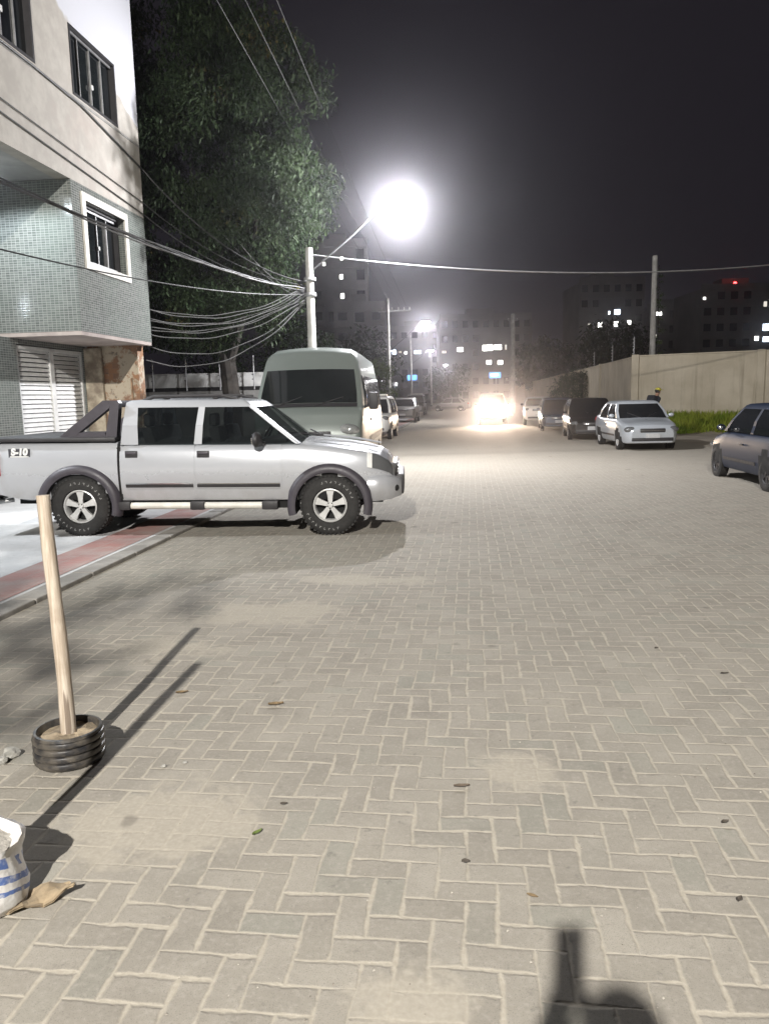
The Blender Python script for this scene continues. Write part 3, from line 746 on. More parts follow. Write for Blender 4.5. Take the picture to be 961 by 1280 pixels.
# ------------------------------------------------------------------ the pickup
PW=1.74; PR=.368; PWB=3.12
rear=Vector((-3.87,9.56,0))+Vector((.12,.80,0)); front=Vector((-.71,9.45,0))+Vector((.06,.80,0))
PKS=1.0
dv=front-rear; prz=math.atan2(dv.y,dv.x); mid=(front+rear)/2
PK=empty('pickup_truck',(mid.x,mid.y,.024),prz,'silver double cab pickup with black sport bar backed across the pavement','pickup truck')
PK.rotation_euler=(0,R(.70),prz); PK.scale=(PKS,)*3
top=[(-1.03,1.135),(.9,1.125),(1.1,1.14),(1.5,1.105),(1.95,1.045),(2.16,.985),(2.28,.91),(2.36,.80)]
bot=[(-1.03,.42),(1.9,.42),(2.2,.43),(2.36,.46)]
plan=[(-1.03,1.0),(1.3,1.0),(1.8,.985),(2.05,.95),(2.21,.89),(2.30,.82),(2.36,.74)]
PPROF=[(.86,0),(.945,.03),(.965,.14),(.985,.30),(1,.46),(1,.60),(.992,.74),(.972,.86),(.95,.94),(.915,.985),(.84,1.0),(.4,1.0),(0,1.0)]
shc=Shell(PW,top,bot,plan,.05,PPROF)
body=shc.build('cab_body',P_silver,PK,sorted(set(lin(-1.03,2.36,34)+[2.20,2.25,2.30,2.33])))
boolean_cut(body,arch_cutters((1.56,),PW,PR),[(1.56,PR,PR+.0553)])
topb=[(-2.62,1.17),(-1.06,1.17)]; botb=[(-2.62,.50),(-2.3,.44),(-1.06,.42)]; planb=[(-2.62,.96),(-2.55,.985),(-2.4,1.0),(-1.06,1.0)]
shb=Shell(PW,topb,botb,planb,.0,PPROF)
bed=shb.build('cargo_bed',P_silver,PK,lin(-2.62,-1.06,18))
boolean_cut(bed,arch_cutters((-1.56,),PW,PR),[(-1.56,PR,PR+.0553)])
m=MB(); m.ext(-1.068,-1.02,-PW/2+.03,PW/2-.03,.46,1.10); m.build('bed_gap_fill',M_dark,PK,uv=False)  # near-black block filling the gap between cab and bed
m=MB(); m.box((-1.84,0,1.205),(1.54,PW-.10,.055),bev=.02); m.build('tonneau_cover',M_black,PK,True,uv=False)
for sd in (1,-1):
    m=MB(); m.box((-1.84,sd*(PW/2-.05),1.20),(1.54,.09,.05),bev=.018); m.build('bed_rail',M_black,PK,True,uv=False)
# greenhouse
cabin(PK,P_silver,(-1.015,1.19),(-.955,.52),1.13,1.645,PW/2*.955,PW/2*.81,[(.435,.645)],cpil=.10,apil=.02,bulge=.09,crown=.05,glass=M_tint)
M_seat=rough_mat('seat_cloth',(.10,.10,.105),.9,.3,12)
for xx,yy,ww in ((.12,.38,.46),(.12,-.38,.46),(-.72,0,1.25)):
    m=MB(); m.box((xx,yy,1.13),(.14,ww,.42),bev=.05,M=Matrix.Rotation(R(-12),4,'Y')); se=m.build('seat',M_seat,PK,True,uv=False)
    for hy in ((yy,) if ww<1 else (-.38,.38)):
        m=MB(); m.box((xx-.07,hy,1.42),(.09,.25,.16),bev=.035); m.build('headrest',M_seat,se,True,uv=False)
m=MB(); m.lathe([(.165+.014*math.cos(a),.014*math.sin(a)) for a in [2*PI*k/8 for k in range(9)]],24,Matrix.Translation((.58,.38,1.17))@Matrix.Rotation(R(-62),4,'Y')); m.build('steering_wheel',M_black,PK,True,uv=False)
m=MB(); m.box((.86,0,1.14),(.34,1.35,.10),bev=.03); m.build('dashboard',M_black,PK,True,uv=False)
# door seams, mouldings, handles, rubber window frames
for sd in (1,-1):
    for x0,x1,nm in ((-.98,-.105,'rear_door'),(-.090,.97,'front_door')):
        for xx in (x0,x1):
            pass
        d=shc.patch(x0,x1,1.15,9.0,sd,.007,8,12,.02).build(nm,P_silver,PK,True,uv=False)
        m=shc.patch(x0+.015,x1-.02,2.72,3.06,sd,.022,8,1,.016); m.build('side_moulding',M_black,d,True,uv=False)
        m=shc.patch(x0+.015,x1-.02,3.08,3.18,sd,.024,8,1,.016); m.build('moulding_trim',M_chrome,d,True,uv=False)
        m=shc.patch(x0+.015,x1-.02,2.58,2.70,sd,.022,8,1,.016); m.build('lower_trim',P_silver,d,True,uv=False)
        hx=x0+.10; p=shc.pt(hx,6.75,sd,.012); m=MB(); m.box(p,(.155,.02,.085),bev=.009); hd=m.build('door_handle',M_black,d,True,uv=False)
        m=MB(); m.box(p+Vector((.0,sd*.014,.014)),(.13,.018,.028),bev=.007); m.build('handle_grip',M_bar,hd,True,uv=False)
    # mirror
    m=MB(); m.ball((.70,sd*(PW/2+.10),1.19),(.065,.115,.095),14,10); m.tube([(.76,sd*(PW/2-.06),1.13),(.71,sd*(PW/2+.06),1.16)],.03,8); mi=m.build('mirror',M_black,PK,True,uv=False)
    m=MB(); m.ball((.655,sd*(PW/2+.10),1.19),(.025,.095,.075),10,8); m.build('mirror_glass',M_chrome,mi,True,uv=False)
    # fender flares
    for ax,sx in ((1.56,shc),(-1.56,shb)):
        rows=[]
        for k in range(31):
            a=R(-14+208*k/30); ro=.535 if 20<math.degrees(a)<160 else .525; ri=.425
            zmin=.36
            row=[]
            for (rr,yy) in ((ri,-.07),(ri,.052),(ri+.035,.064),(ro-.03,.050),(ro,.018),(ro,-.07)):
                z=PR+rr*math.sin(a)*(.97); x=ax+rr*math.cos(a)*1.0
                row.append((x,sd*(PW/2+yy),z))
            rows.append(row)
        m=MB(); m.grid(rows,closed=True); m.add(rows[0],[tuple(range(6))]); m.add(rows[-1],[tuple(range(6))])
        m.build('fender_flare',M_bar,PK,True,uv=False,sharp=50)
    # running board
    m=MB(); m.tube([(-.92,sd*(PW/2-.02),.375),(.72,sd*(PW/2-.02),.375)],.042,12); rb=m.build('side_step',M_offwhite,PK,True,uv=False)
    for xx,ww in ((-1.0,.17),(-.08,.18),(.82,.20)):
        m=MB(); m.box((xx,sd*(PW/2-.035),.378),(ww,.15,.105),bev=.02); m.build('step_bracket',M_black,rb,True,uv=False)
    # sill in shadow, that shade painted as a near-black colour
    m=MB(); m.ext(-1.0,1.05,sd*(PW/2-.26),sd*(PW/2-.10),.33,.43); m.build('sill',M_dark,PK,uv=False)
    # head light wrapped around the corner
    m=shc.patch(2.04,2.335,5.6,8.9,sd,.010,6,6,.014); h_=m.build('headlight',M_lampdk,PK,True,uv=False)
    m=shc.patch(2.02,2.08,5.6,8.7,sd,.014,2,5,.014); m.build('indicator',M_white,h_,True,uv=False)
    m=MB(); m.box((-2.585,sd*(PW/2-.06),.90),(.10,.13,.30),bev=.02); m.build('tail_light',M_red,PK,True,uv=False)
    # roof rail
    m=MB(); m.tube([(-.78,sd*.60,1.665),(-.64,sd*.60,1.715),(.20,sd*.60,1.725),(.42,sd*.60,1.67)],.022,8); m.build('roof_rail',M_black,PK,True,uv=False)
    # sport bar on the bed
    MY=Matrix(((1,0,0,0),(0,0,-1,0),(0,1,0,0),(0,0,0,1)))   # (x,z) polygon, extruded along y
    q0,q1=sorted((sd*(PW/2-.19),sd*(PW/2-.075)))
    m=MB()
    m.prism([(-1.80,1.225),(-1.62,1.225),(-1.14,1.585),(-1.14,1.675),(-1.22,1.675)],-q1,-q0,MY)
    m.prism([(-1.215,1.225),(-1.075,1.225),(-1.02,1.64),(-1.04,1.675),(-1.139,1.675),(-1.139,1.585)],-q1,-q0,MY)
    m.prism([(-1.62,1.226),(-1.216,1.226),(-1.216,1.285),(-1.55,1.285)],-q1+.002,-q0-.002,MY)
    sb=m.build('sport_bar',M_bar,PK,uv=False)
m=MB(); m.box((-1.10,0,1.63),(.10,PW-.38,.085),bev=.02); m.build('sport_bar_hoop',M_bar,PK,True,uv=False)
for xx in (-.5,.12):
    m=MB(); m.box((xx,0,1.70),(.07,1.2,.03),bev=.01); m.build('roof_crossbar',M_black,PK,True,uv=False)
# front: bumper, grille, guard
tb=[(2.02,.74),(2.25,.735),(2.39,.70),(2.44,.66)]; bb=[(2.02,.40),(2.3,.42),(2.44,.46)]; pb=[(2.02,1.0),(2.15,.99),(2.28,.94),(2.38,.84),(2.44,.72)]
shp=Shell(PW+.02,tb,bb,pb,.0,PPROF)
bp=shp.build('front_bumper',P_silver,PK,lin(2.02,2.44,10))
m=MB(); m.box((2.42,0,.60),(.10,1.15,.26),bev=.03); m.build('bumper_guard',M_black,bp,True,uv=False)
for sd in (1,-1):
    m=MB(); m.ball((2.35,sd*.70,.57),(.06,.06,.055),10,8); m.build('fog_light',M_dark,bp,True,uv=False)
m=MB(); m.box((2.355,0,.79),(.06,1.1,.15),bev=.02); gr=m.build('grille',M_black,PK,True,uv=False)
m=MB()
for zz in (.75,.79,.83): m.box((2.39,0,zz),(.02,1.06,.014),bev=.004)
m.build('grille_bar',M_chrome,gr,True,uv=False)
m=MB(); m.box((-2.69,0,.52),(.14,PW-.1,.16),bev=.03); m.build('rear_bumper',M_chrome,PK,True,uv=False)
m=MB(); m.ext(-2.5,2.2,-.5,.5,.36,.48); m.build('chassis',M_dark,PK,uv=False)
m=MB(); m.tube([(-2.55,-.55,.42),(-2.72,-.62,.40)],.03,8); m.build('exhaust',M_steel,PK,True,uv=False)
for ax in (-1.56,1.56):
    for sd in (1,-1):
        m=MB(); rows=[]
        for k in range(25):
            a=R(-12+204*k/24); rows.append([(ax+.418*math.cos(a),sd*(PW/2-y_),PR+.418*math.sin(a)) for y_ in (-.045,.12,.36)])
        m.grid(rows); m.build('wheel_well',M_dark,PK,True,uv=False)
for ax in (-1.56,1.56):
    for sd in (1,-1): wheel(PK,ax,sd*(PW/2-.115),PR,.245,sd,.575,5,lettering=True)
for xx in (-1.56,1.56):
    m=MB(); m.tube([(xx,-.7,.37),(xx,.7,.37)],.055,8); m.build('axle',M_dark,PK,uv=False)
# ridge on the hood
for sd in (1,-1):
    m=MB(); m.tube([(1.35,sd*.50,1.172),(1.8,sd*.48,1.128),(2.15,sd*.46,1.062)],[.012,.016,.010],6); m.build('hood_ridge',P_silver,PK,True,uv=False)
    m=MB(); m.tube([(1.36,sd*.12,1.20),(1.16,sd*.55,1.25)],.009,6); m.build('wiper',M_black,PK,True,uv=False)
# decal on the bed side: S-10
def text_mesh(body,size,ext=.002,shear=0.0):
    cu=bpy.data.curves.new('letters','FONT'); cu.body=body; cu.size=size; cu.extrude=ext; cu.offset=.006*size/.1; cu.shear=shear; cu.align_x='CENTER'; cu.align_y='CENTER'
    o=bpy.data.objects.new('letters',cu); col.objects.link(o)
    dg=bpy.context.evaluated_depsgraph_get(); me=bpy.data.meshes.new_from_object(o.evaluated_get(dg)); bpy.data.objects.remove(o); return me
p=shb.pt(-2.28,6.6,-1,.004)
m=MB(); m.box((0,0,0),(.27,.008,.115)); dc=m.build('decal',rough_mat('decal_dark',(.05,.05,.06),.5),PK,uv=False); dc.location=p
me=text_mesh('S-10',.115,.002,.15); me.materials.append(M_white)
lt=bpy.data.objects.new('letters',me); col.objects.link(lt); lt.parent=dc; lt.location=(0,-.006,.017); lt.rotation_euler=(R(90),0,0)
m=MB(); m.box((0,-.005,-.038),(.23,.004,.012)); m.build('decal_line',M_white,dc,uv=False)

# ------------------------------------------------------------------ the van
VL=5.4
VAN=empty('minibus',st(-2.80,13.75)+Vector((0,2.66,0)),-YAW-PI/2+R(3.0),'grey green high roofed minibus parked nose on behind the pickup','van')
VAN.scale=(1,1.05,1.0)
VTOP=[(-2.74,2.30),(-2.70,2.50),(-2.5,2.58),(.6,2.63),(1.30,2.62),(1.62,2.54),(1.75,2.40),(1.93,2.17),(2.34,1.56),(2.50,1.40),(2.60,1.16),(2.66,1.04),(2.69,.90)]
def vhw(z):
    return interp([(.3,.93),(.45,.985),(.9,1.0),(1.35,1.0),(1.7,.965),(2.1,.90),(2.3,.86),(2.5,.80),(2.65,.72)],z)
def van_front(x):       # plan taper at the nose
    return interp([(-2.74,.96),(-2.6,1),(1.6,1),(2.2,.975),(2.45,.955),(2.6,.93),(2.69,.88)],x)
NV=14
def vrow(x,off=0.0):
    zt=interp(VTOP,x); zb=interp([(-2.74,.42),(2.5,.32),(2.69,.38)],x)
    half=[]
    for i in range(NV+1):
        z=zb+(zt-zb)*i/NV; w=vhw(z)*van_front(x)
        if i==NV: w-=.055
        elif i==NV-1: w-=.012; z=zt-(zt-zb)/NV*.45
        half.append((w,z))
    r=[]
    def bow(y,w): return -.13*(abs(y)/1.0)**2*max(0.0,min(1.0,(x-1.2)/.6))
    for (w,z) in half: r.append(Vector((x+bow(w,1),w,z)))
    w,z=half[-1]
    for q in (.66,.33,0,-.33,-.66): r.append(Vector((x+bow(q*w,1),q*w,z+.05*(1-q*q)*(1 if x<1.7 else .3))))
    for (w,z) in reversed(half): r.append(Vector((x+bow(w,1),-w,z)))
    return r
xs=sorted(set(lin(-2.74,1.2,16)+[-2.70,-2.62]+lin(1.2,2.69,26)))
m=MB(); rows=[vrow(x) for x in xs]; k=len(rows[0]); m.grid(rows,closed=True); m.add(rows[0],[tuple(range(k))]); m.add(rows[-1],[tuple(range(k))])
vb=m.build('body',[P_van,M_dark],VAN,True,uv=False,sharp=30)
boolean_cut(vb,arch_cutters((-1.45,1.75),2.0,.35,.40),[(a,.35,.4053) for a in (-1.45,1.75)])
# windscreen lies on the sloping front
m=MB(); rows=[]
for i in range(9):
    x=1.915+(2.33-1.915)*i/8; zt=interp(VTOP,x); w=vhw(zt)*van_front(x)-.085
    rows.append([Vector((x-.13*(abs(q*w))**2*max(0,min(1,(x-1.2)/.6))+.016,q*w,zt+.05*(1-q*q)*.3+.022)) for q in (1,.75,.5,.25,0,-.25,-.5,-.75,-1)])
m.grid(rows); ws=m.build('windscreen',M_vanglass,VAN,True,uv=False)
for q in ([(2.40,.1,1.545),(2.26,.62,1.70)],[(2.38,-.62,1.53),(2.26,-.1,1.72)]):
    m=MB(); m.tube(q,.010,6); m.build('wiper',M_black,ws,uv=False)
m=MB(); rows=[]
for i in range(3):
    x=2.335+.06*i/2; zt=interp(VTOP,x); w=vhw(zt)*van_front(x)-.08
    rows.append([Vector((x-.13*(abs(q*w))**2+.014,q*w,zt+.05*(1-q*q)*.3+.016)) for q in (1,.75,.5,.25,0,-.25,-.5,-.75,-1)])
m.grid(rows); m.build('cowl',M_black,VAN,True,uv=False)
def van_side(x0,x1,z0,z1,sd,off,slope=0.0):
    m=MB(); rows=[]
    for i in range(5):
        x=x0+(x1-x0)*i/4; rows.append([Vector((x-.13*vhw(z)**2*max(0,min(1,(x-1.2)/.6))+(slope*(z0-z) if i==4 else 0),sd*(vhw(z)*van_front(x)+off),z)) for z in lin(z0,z1,6)])
    m.grid(rows); return m
for sd in (1,-1):
    van_side(1.12,1.98,1.50,2.10,sd,.012,.55).build('side_window',M_vanglass,VAN,True,uv=False)
    van_side(-.15,1.02,1.50,2.10,sd,.012).build('side_window',M_vanglass,VAN,True,uv=False)
    van_side(-1.45,-.25,1.50,2.10,sd,.012).build('side_window',M_vanglass,VAN,True,uv=False)
    van_side(-2.55,-1.55,1.50,2.10,sd,.012).build('side_window',M_vanglass,VAN,True,uv=False)
    m=van_side(-2.5,1.2,.80,.92,sd,.015); m.build('side_moulding',M_black,VAN,True,uv=False)
    m=MB(); m.box((1.93,sd*1.13,1.62),(.11,.17,.32),bev=.04); m.tube([(1.95,sd*.95,1.5),(1.94,sd*1.08,1.56)],.03,6); mi=m.build('mirror',M_black,VAN,True,uv=False)
    m=MB(); m.box((1.872,sd*1.13,1.63),(.012,.13,.25),bev=.004); m.build('mirror_glass',M_chrome,mi,True,uv=False)
    m=MB(); m.ball((2.455,sd*.66,1.10),(.15,.27,.125),16,10,Matrix.Rotation(R(-18)*sd,4,'Z')); m.build('headlight',rough_mat('van_lamp',(.42,.43,.42),.12,.35,14,metallic=.4,coat=1),VAN,True,uv=False)
    m=MB(); m.box((.95,sd*1.008,1.25),(.16,.03,.05),bev=.01); m.build('door_handle',M_black,VAN,True,uv=False)
    for ax in (-1.45,1.75): wheel(VAN,ax,sd*.86,.34,.21,sd,.6,6,rim_mat=M_steel)
m=MB(); m.box((2.66,0,1.02),(.05,.86,.14),bev=.02); m.build('grille',M_black,VAN,True,uv=False)
m=MB(); m.box((2.66,0,.55),(.20,1.72,.30),bev=.06); m.build('bumper',M_black,VAN,True,uv=False)
m=MB(); m.box((2.77,0,.58),(.012,.40,.13)); m.build('number_plate',M_plate,VAN,uv=False)
# dashboard papers seen as a pale strip at the foot of the windscreen
m=MB(); m.box((1.98,.45,2.135),(.02,.05,.03)); 

# ------------------------------------------------------------------ cables
def sag(a,b,d,n=18):
    a=Vector(a); b=Vector(b); out=[]
    for i in range(n+1):
        t=i/n; p=a.lerp(b,t); p.z-=d*4*t*(1-t); out.append(p)
    return out
POLE=st(-3.72,18.3)
def cable(name,pts,r,mat,label,group=None):
    m=MB(); m.tube(pts,r,6); o=m.build(name,mat,None,True,uv=False)
    tag(o,label,'cable',group); return o
def pz(z,dx=-.13,dy=-.05): return POLE+Vector((dx,dy,z))
def twist(pts,amp,ph,f=9):
    out=[]
    for i,p in enumerate(pts):
        out.append(p+Vector((amp*math.sin(f*i/len(pts)*2+ph),0,amp*math.cos(f*i/len(pts)*2.3+ph)))*(1 if 0<i<len(pts)-1 else 0))
    return out
# thick cable fixed under the upper windows, then across to the pole
cable('service_cable',[st(FX+.04,3.2,7.05),st(FX+.04,10,7.02),st(FX+.04,12.4,7.0),st(FX+.04,14,6.93),st(FX+.04,16.48,6.55)]+sag(st(FX+.04,16.5,6.54),pz(4.38),.42)[1:],.017,M_cable,'thick dark cable clipped under the upper windows and strung to the near pole')
# two lines stapled lower on the plaster
cable('service_cable',[st(FX+.03,3.2,6.35),st(FX+.03,11,6.2),st(FX+.03,16.48,5.86)]+sag(st(FX+.03,16.5,5.85),pz(4.3),.30)[1:],.010,M_cable,'thin upper wire along the beige plaster band of the corner building')
cable('service_cable',[st(FX+.03,3.2,6.12),st(FX+.03,11,6.0),st(FX+.03,16.48,5.62)]+sag(st(FX+.03,16.5,5.61),pz(4.26),.34)[1:],.012,M_cable,'darker lower wire along the beige plaster band of the corner building')
# bundle crossing in front of the green bay
for k in range(4):
    P0=st(-5.6,2.0,4.45); P1=pz(4.14+.03*k)
    cable('telephone_cable',twist(sag(P0+Vector((0,0,.03*k)),P1,.30+.045*k,28),.03,k*1.7),.011,M_cable if k<3 else M_cablegrey,'black phone cable in the loose bundle crossing in front of the tiled bay window','phone cables crossing the bay')
cable('telephone_cable',sag(st(-5.9,4.0,3.55),pz(4.1),.35,26),.010,M_cable,'single lower cable crossing the foot of the green tiled bay')
random.seed(21)
for k in range(9):
    z0=2.98+.10*k+random.uniform(-.03,.03)
    a=st(-6.95+random.uniform(-.3,0),16.55,z0) if k>1 else st(-7.1,16.6,2.6+.33*k)
    cable('drop_wire',twist(sag(a,pz(3.92+.045*k,-.12+.02*(k%3)),.36+.07*random.random()+(.22 if k<2 else 0),22),.012,k),.011,M_cablegrey,'pale drop wire sagging from the corner building to the near pole','drop wires fanning into the near pole')
# few strays that rise from the pole into the tree
for k,(dl,ds,dz) in enumerate(((-3.0,2.0,6.4),(-2.2,1.0,5.9),(-2.6,4.0,3.1))):
    cable('drop_wire',sag(pz(3.95+.1*k),st(-3.72+dl,18.3+ds,dz),.25,12),.009,M_cablegrey,('stray wire climbing from the near pole into the dark crown','short stray wire climbing steeply beside the near pole','stray wire running from the near pole back to the yard wall')[k])
# thick cable across the road
cable('span_cable',sag(pz(5.02,.05,.14),st(11.2,22.5,5.25),.50,34),.017,M_cablegrey,'bright cable strung across the whole road from the near pole')
# power lines along the street above
for k,dx in enumerate((.45,.95,1.5)):
    lat=-3.72+dx
    pts=sag(st(lat,-18,9.2),st(-5.3+dx*.8,50.8,7.45),.35,44)
    cable('power_line',pts,.0065,M_cable,('leftmost','middle','rightmost')[k]+' of the three overhead power lines running up the street','overhead power lines')

# ------------------------------------------------------------------ trees and bushes
def leaf_cloud(clumps,per,size,seed,droop=.6,flat=.75):
    rnd=random.Random(seed); m=MB()
    V=[];F=[]
    for (c,r) in clumps:
        for _ in range(int(per*r*r)):
            while True:
                d=Vector((rnd.uniform(-1,1),rnd.uniform(-1,1),rnd.uniform(-1,1)))
                if d.length<1: break
            d=d*(.55+.45*rnd.random())
            p=Vector(c)+Vector((d.x*r,d.y*r,d.z*r*flat))
            L=size*rnd.uniform(.7,1.3); w=L*rnd.uniform(.28,.4)
            a=rnd.uniform(0,2*PI); dr=droop*rnd.uniform(.2,1.6)
            t=Vector((math.cos(a)*math.cos(dr),math.sin(a)*math.cos(dr),-math.sin(dr)))
            b=Vector((-math.sin(a),math.cos(a),rnd.uniform(-.5,.5))).normalized()
            n0=len(V); V+= [p,p+t*L*.5+b*w*.5,p+t*L,p+t*L*.5-b*w*.5]; F.append((n0,n0+1,n0+2,n0+3))
    m.add(V,F); return m
def tree(name,loc,trunk,limbs,clumps,per,size,label,mat,seed,cat='tree',group=None,droop=.6):
    r=empty(name,loc,-YAW,label,cat,group)
    m=MB(); m.tube(*trunk,10); 
    t=m.build('trunk',M_bark,r,True,uv=False)
    if limbs:
        for l in limbs:
            m=MB(); m.tube(l[0],l[1],8); m.build('limb',M_bark,t,True,uv=False)
    leaf_cloud(clumps,per,size,seed,droop).build('crown',mat,r,False,uv=False,fix=False)
    return r
def crown(seed,n,c,rad,cr,keep=None):
    rnd=random.Random(seed); out=[]
    while len(out)<n:
        d=Vector((rnd.uniform(-1,1),rnd.uniform(-1,1),rnd.uniform(-1,1)))
        if not .35<d.length<1: continue
        p=Vector((c[0]+d.x*rad[0],c[1]+d.y*rad[1],c[2]+d.z*rad[2]))
        if keep and not keep(p): continue
        out.append((p,rnd.uniform(*cr)))
    return out
# the big tree beside the building (local frame: x across, y along, origin at its foot)
T0=st(-6.5,20.6)
cl=crown(3,210,(-.6,.3,8.0),(3.5,3.0,4.6),(.55,1.0),lambda p: p.z>4.0)+crown(4,60,(.9,-.9,7.0),(1.75,1.9,2.6),(.5,.85))
cl+=crown(7,16,(2.35,-2.9,6.1),(.5,.5,.75),(.4,.6))+crown(8,30,(.3,-2.1,3.75),(2.0,.6,.75),(.35,.6))+crown(5,26,(-1.2,-1.6,3.3),(1.5,.7,.55),(.35,.5))+crown(6,40,(-1.5,.5,11.5),(2.9,2.5,2.3),(.6,1.0))
tree('broadleaf_tree',T0,([(0,0,-.1),(.05,.05,1.5),(-.1,.1,3.2),(-.2,.2,6)],[.30,.24,.21,.12]),
     [([(-.05,.1,2.6),(.7,-.5,4.2),(1.2,-.9,6.2)],[.15,.11,.06]),([(-.1,.1,3.0),(-1.3,-.4,4.6),(-2.2,-.6,7)],[.15,.11,.05]),([(-.1,.1,3.2),(.3,.9,5.5),(.5,1.1,8.5)],[.13,.09,.04]),([(-.15,.1,2.9),(-1.0,-1.2,3.6),(-1.6,-1.7,3.7)],[.09,.06,.03])],
     cl,600,.15,'huge dark leafy tree towering beside the corner building','' or M_leaf,11,droop=.8)
def small_tree(name,lat,s,h,w,label,mat,seed,cat='tree',group=None,zc=.58,per=260,size=.20,n=30,trunk=.09,th=.35):
    cl=crown(seed,n,(0,0,h*zc),(w*.8,w*.8,h*(1-zc)*.85),(w*.28,w*.5))
    return tree(name,st(lat,s),([(0,0,-.1),(.05,0,h*.3),(.0,.05,h*.75)],[trunk,trunk*.8,trunk*.4]),
        [([(.03,0,h*.28),(w*.4,.1,h*.55)],[trunk*.5,trunk*.25]),([(.03,0,h*.3),(-w*.4,-.1,h*.6)],[trunk*.5,trunk*.25])],cl,per,size,label,mat,seed,cat,group)
small_tree('round_tree',-4.35,37.0,3.7,1.15,'small round tree on the left pavement above the parked cars',M_leaf2,31,per=330,size=.16,n=44,zc=.60)
small_tree('round_tree',-5.8,40.5,4.6,1.5,'taller dim tree half hidden behind the van roof',M_leaf,36,per=200,size=.22,n=40)
small_tree('shrub',-8.6,25.6,4.6,1.7,'dark leafy shrub rising behind the garden wall near the brick return',M_leaf,41,'bush',None,.6,300,.17,40)
small_tree('shrub',-6.0,26.2,5.0,1.8,'dark leafy shrub behind the garden wall beside the minibus roof',M_leaf,42,'bush',None,.6,300,.17,40)
small_tree('shrub',7.0,50.5,3.7,2.0,'dark bush overgrowing the foot of the long wall',M_leaf3,32,'bush',None,.48,150,.26,40)
small_tree('shrub',6.9,57.0,3.2,1.4,'smaller dark bush beyond the overgrown one at the wall',M_leaf3,33,'bush',None,.48,150,.26,30)
small_tree('shade_tree',14.0,78,9.5,4.2,'dim wide tree behind the wall left of the tall pole',M_leaf3,34,per=28,size=.6,n=60,trunk=.2)
small_tree('shade_tree',9.5,100,9.0,4.4,'dim tree farther off behind the wall near the road end',M_leaf3,35,per=26,size=.65,n=60,trunk=.2)
small_tree('shade_tree',-9.0,66,8.0,3.4,'dim tree behind the second street lamp on the left',M_leaf3,37,per=34,size=.5,n=50,trunk=.18)
small_tree('shade_tree',-3.5,125,7.0,4.0,'dark tree closing the end of the road under the far lamps',M_leaf3,38,per=24,size=.6,n=50,trunk=.2)
tree('street_tree',st(-3.95,-2.6),([(0,0,-.1),(.05,0,2.2),(.25,.05,4.2)],[.13,.10,.06]),[([(.06,0,2.4),(.9,.3,4.1),(1.3,.4,4.8)],[.06,.045,.03]),([(.08,0,2.7),(-.7,-.4,4.2),(-1.0,-.5,4.9)],[.06,.04,.03])],crown(39,46,(.75,0,4.9),(1.45,1.5,.75),(.35,.6)),170,.20,'leafy pavement tree behind the photographer shading the near kerb',M_leaf,39)

vn=empty('climbing_vine',st(8.95,39.1),-YAW,'thin leafy vine clinging to the tall pole behind the wall','plant')
m=MB(); m.tube([(0,0,0),(.03,.0,3.5),(-.02,0,7.6)],.015,5); m.build('stem',M_bark,vn,True,uv=False)
rv=random.Random(77)
leaf_cloud([(Vector((rv.uniform(-.02,.14),rv.uniform(-.1,.1),3.2+.28*k)),rv.uniform(.12,.26)) for k in range(16)],900,.13,78).build('leaves',M_leaf2,vn,False,uv=False,fix=False)
# ------------------------------------------------------------------ walls
YW=empty('yard_wall',st(0,0),-YAW,'long beige rendered wall with pillars along the right side','wall')
cx,cy=7.05,34.6
m=MB(); m.add([(cx,cy,0),(cx+.2,cy+.2,0),(cx+.2,cy+.2,3.16),(cx,cy,3.16)],[])
def wallseg(x0,y0,x1,y1,h0,h1,th,name,mat):
    d=Vector((x1-x0,y1-y0,0)); L=d.length; d.normalize(); n=Vector((-d.y,d.x,0))*th/2
    a=Vector((x0,y0,0)); b=Vector((x1,y1,0)); m=MB()
    vs=[a-n,b-n,b+n,a+n]; vs=[Vector((v.x,v.y,h0)) for v in vs]+[Vector((v.x,v.y,h1)) for v in vs]
    m.add(vs,[(3,2,1,0),(4,5,6,7),(0,1,5,4),(1,2,6,5),(2,3,7,6),(3,0,4,7)])
    return m.build(name,mat,YW,uv=True)
wx1,wy1=22.0,28.6
ux,uy=(wx1-cx),(wy1-cy); ul=math.hypot(ux,uy); ux/=ul; uy/=ul
wallseg(cx+.15*ux,cy+.15*uy,wx1,wy1,0,3.15,.16,'panel',M_yard)
wallseg(cx+.05*ux,cy+.05*uy-.01,wx1,wy1-.01,3.153,3.21,.24,'coping',M_yard)
wallseg(cx+.02,cy+.25,8.3,150,0,3.12,.16,'panel',M_yard)
wallseg(cx+.02,cy+.25,8.3,150,3.123,3.18,.22,'coping',M_yard)
for k,d in enumerate((0.0,4.85,9.7,14.5)):
    m=MB(); m.box((cx+ux*d,cy+uy*d-.02,1.61),(.30,.34,3.26),rz=math.atan2(uy,ux),bev=.015); m.build('pillar',M_yard,YW)
for s_ in (44,54,64,74,84,94,104,114):
    m=MB(); m.box((cx+.02+(8.3-cx)*(s_-34.85)/115.4,s_,1.6),(.32,.30,3.24),bev=.015); m.build('pillar',M_yard,YW)
for k,(lat,s_) in enumerate(((7.35,36.5),(7.46,42.5),(7.52,49.0))):
    r=empty('fence_post',st(lat,s_,3.18),-YAW,('nearest','middle','farthest')[k]+' of the thin wire posts standing on top of the long beige wall','post','wire posts on the beige wall')
    m=MB(); m.tube([(0,0,0),(0,0,.95)],.03,6); m.build('rod',M_steel,r,True)
    m=MB()
    for q in range(5): m.tube([(0,0,.2+.16*q),(-.07,0,.2+.16*q)],.016,6)
    m.build('insulator',M_white,r,True)
LW=empty('garden_wall',st(-10.5,23.0),-YAW+R(6.5),'low grey garden wall with a pale top band behind the pickup','wall')
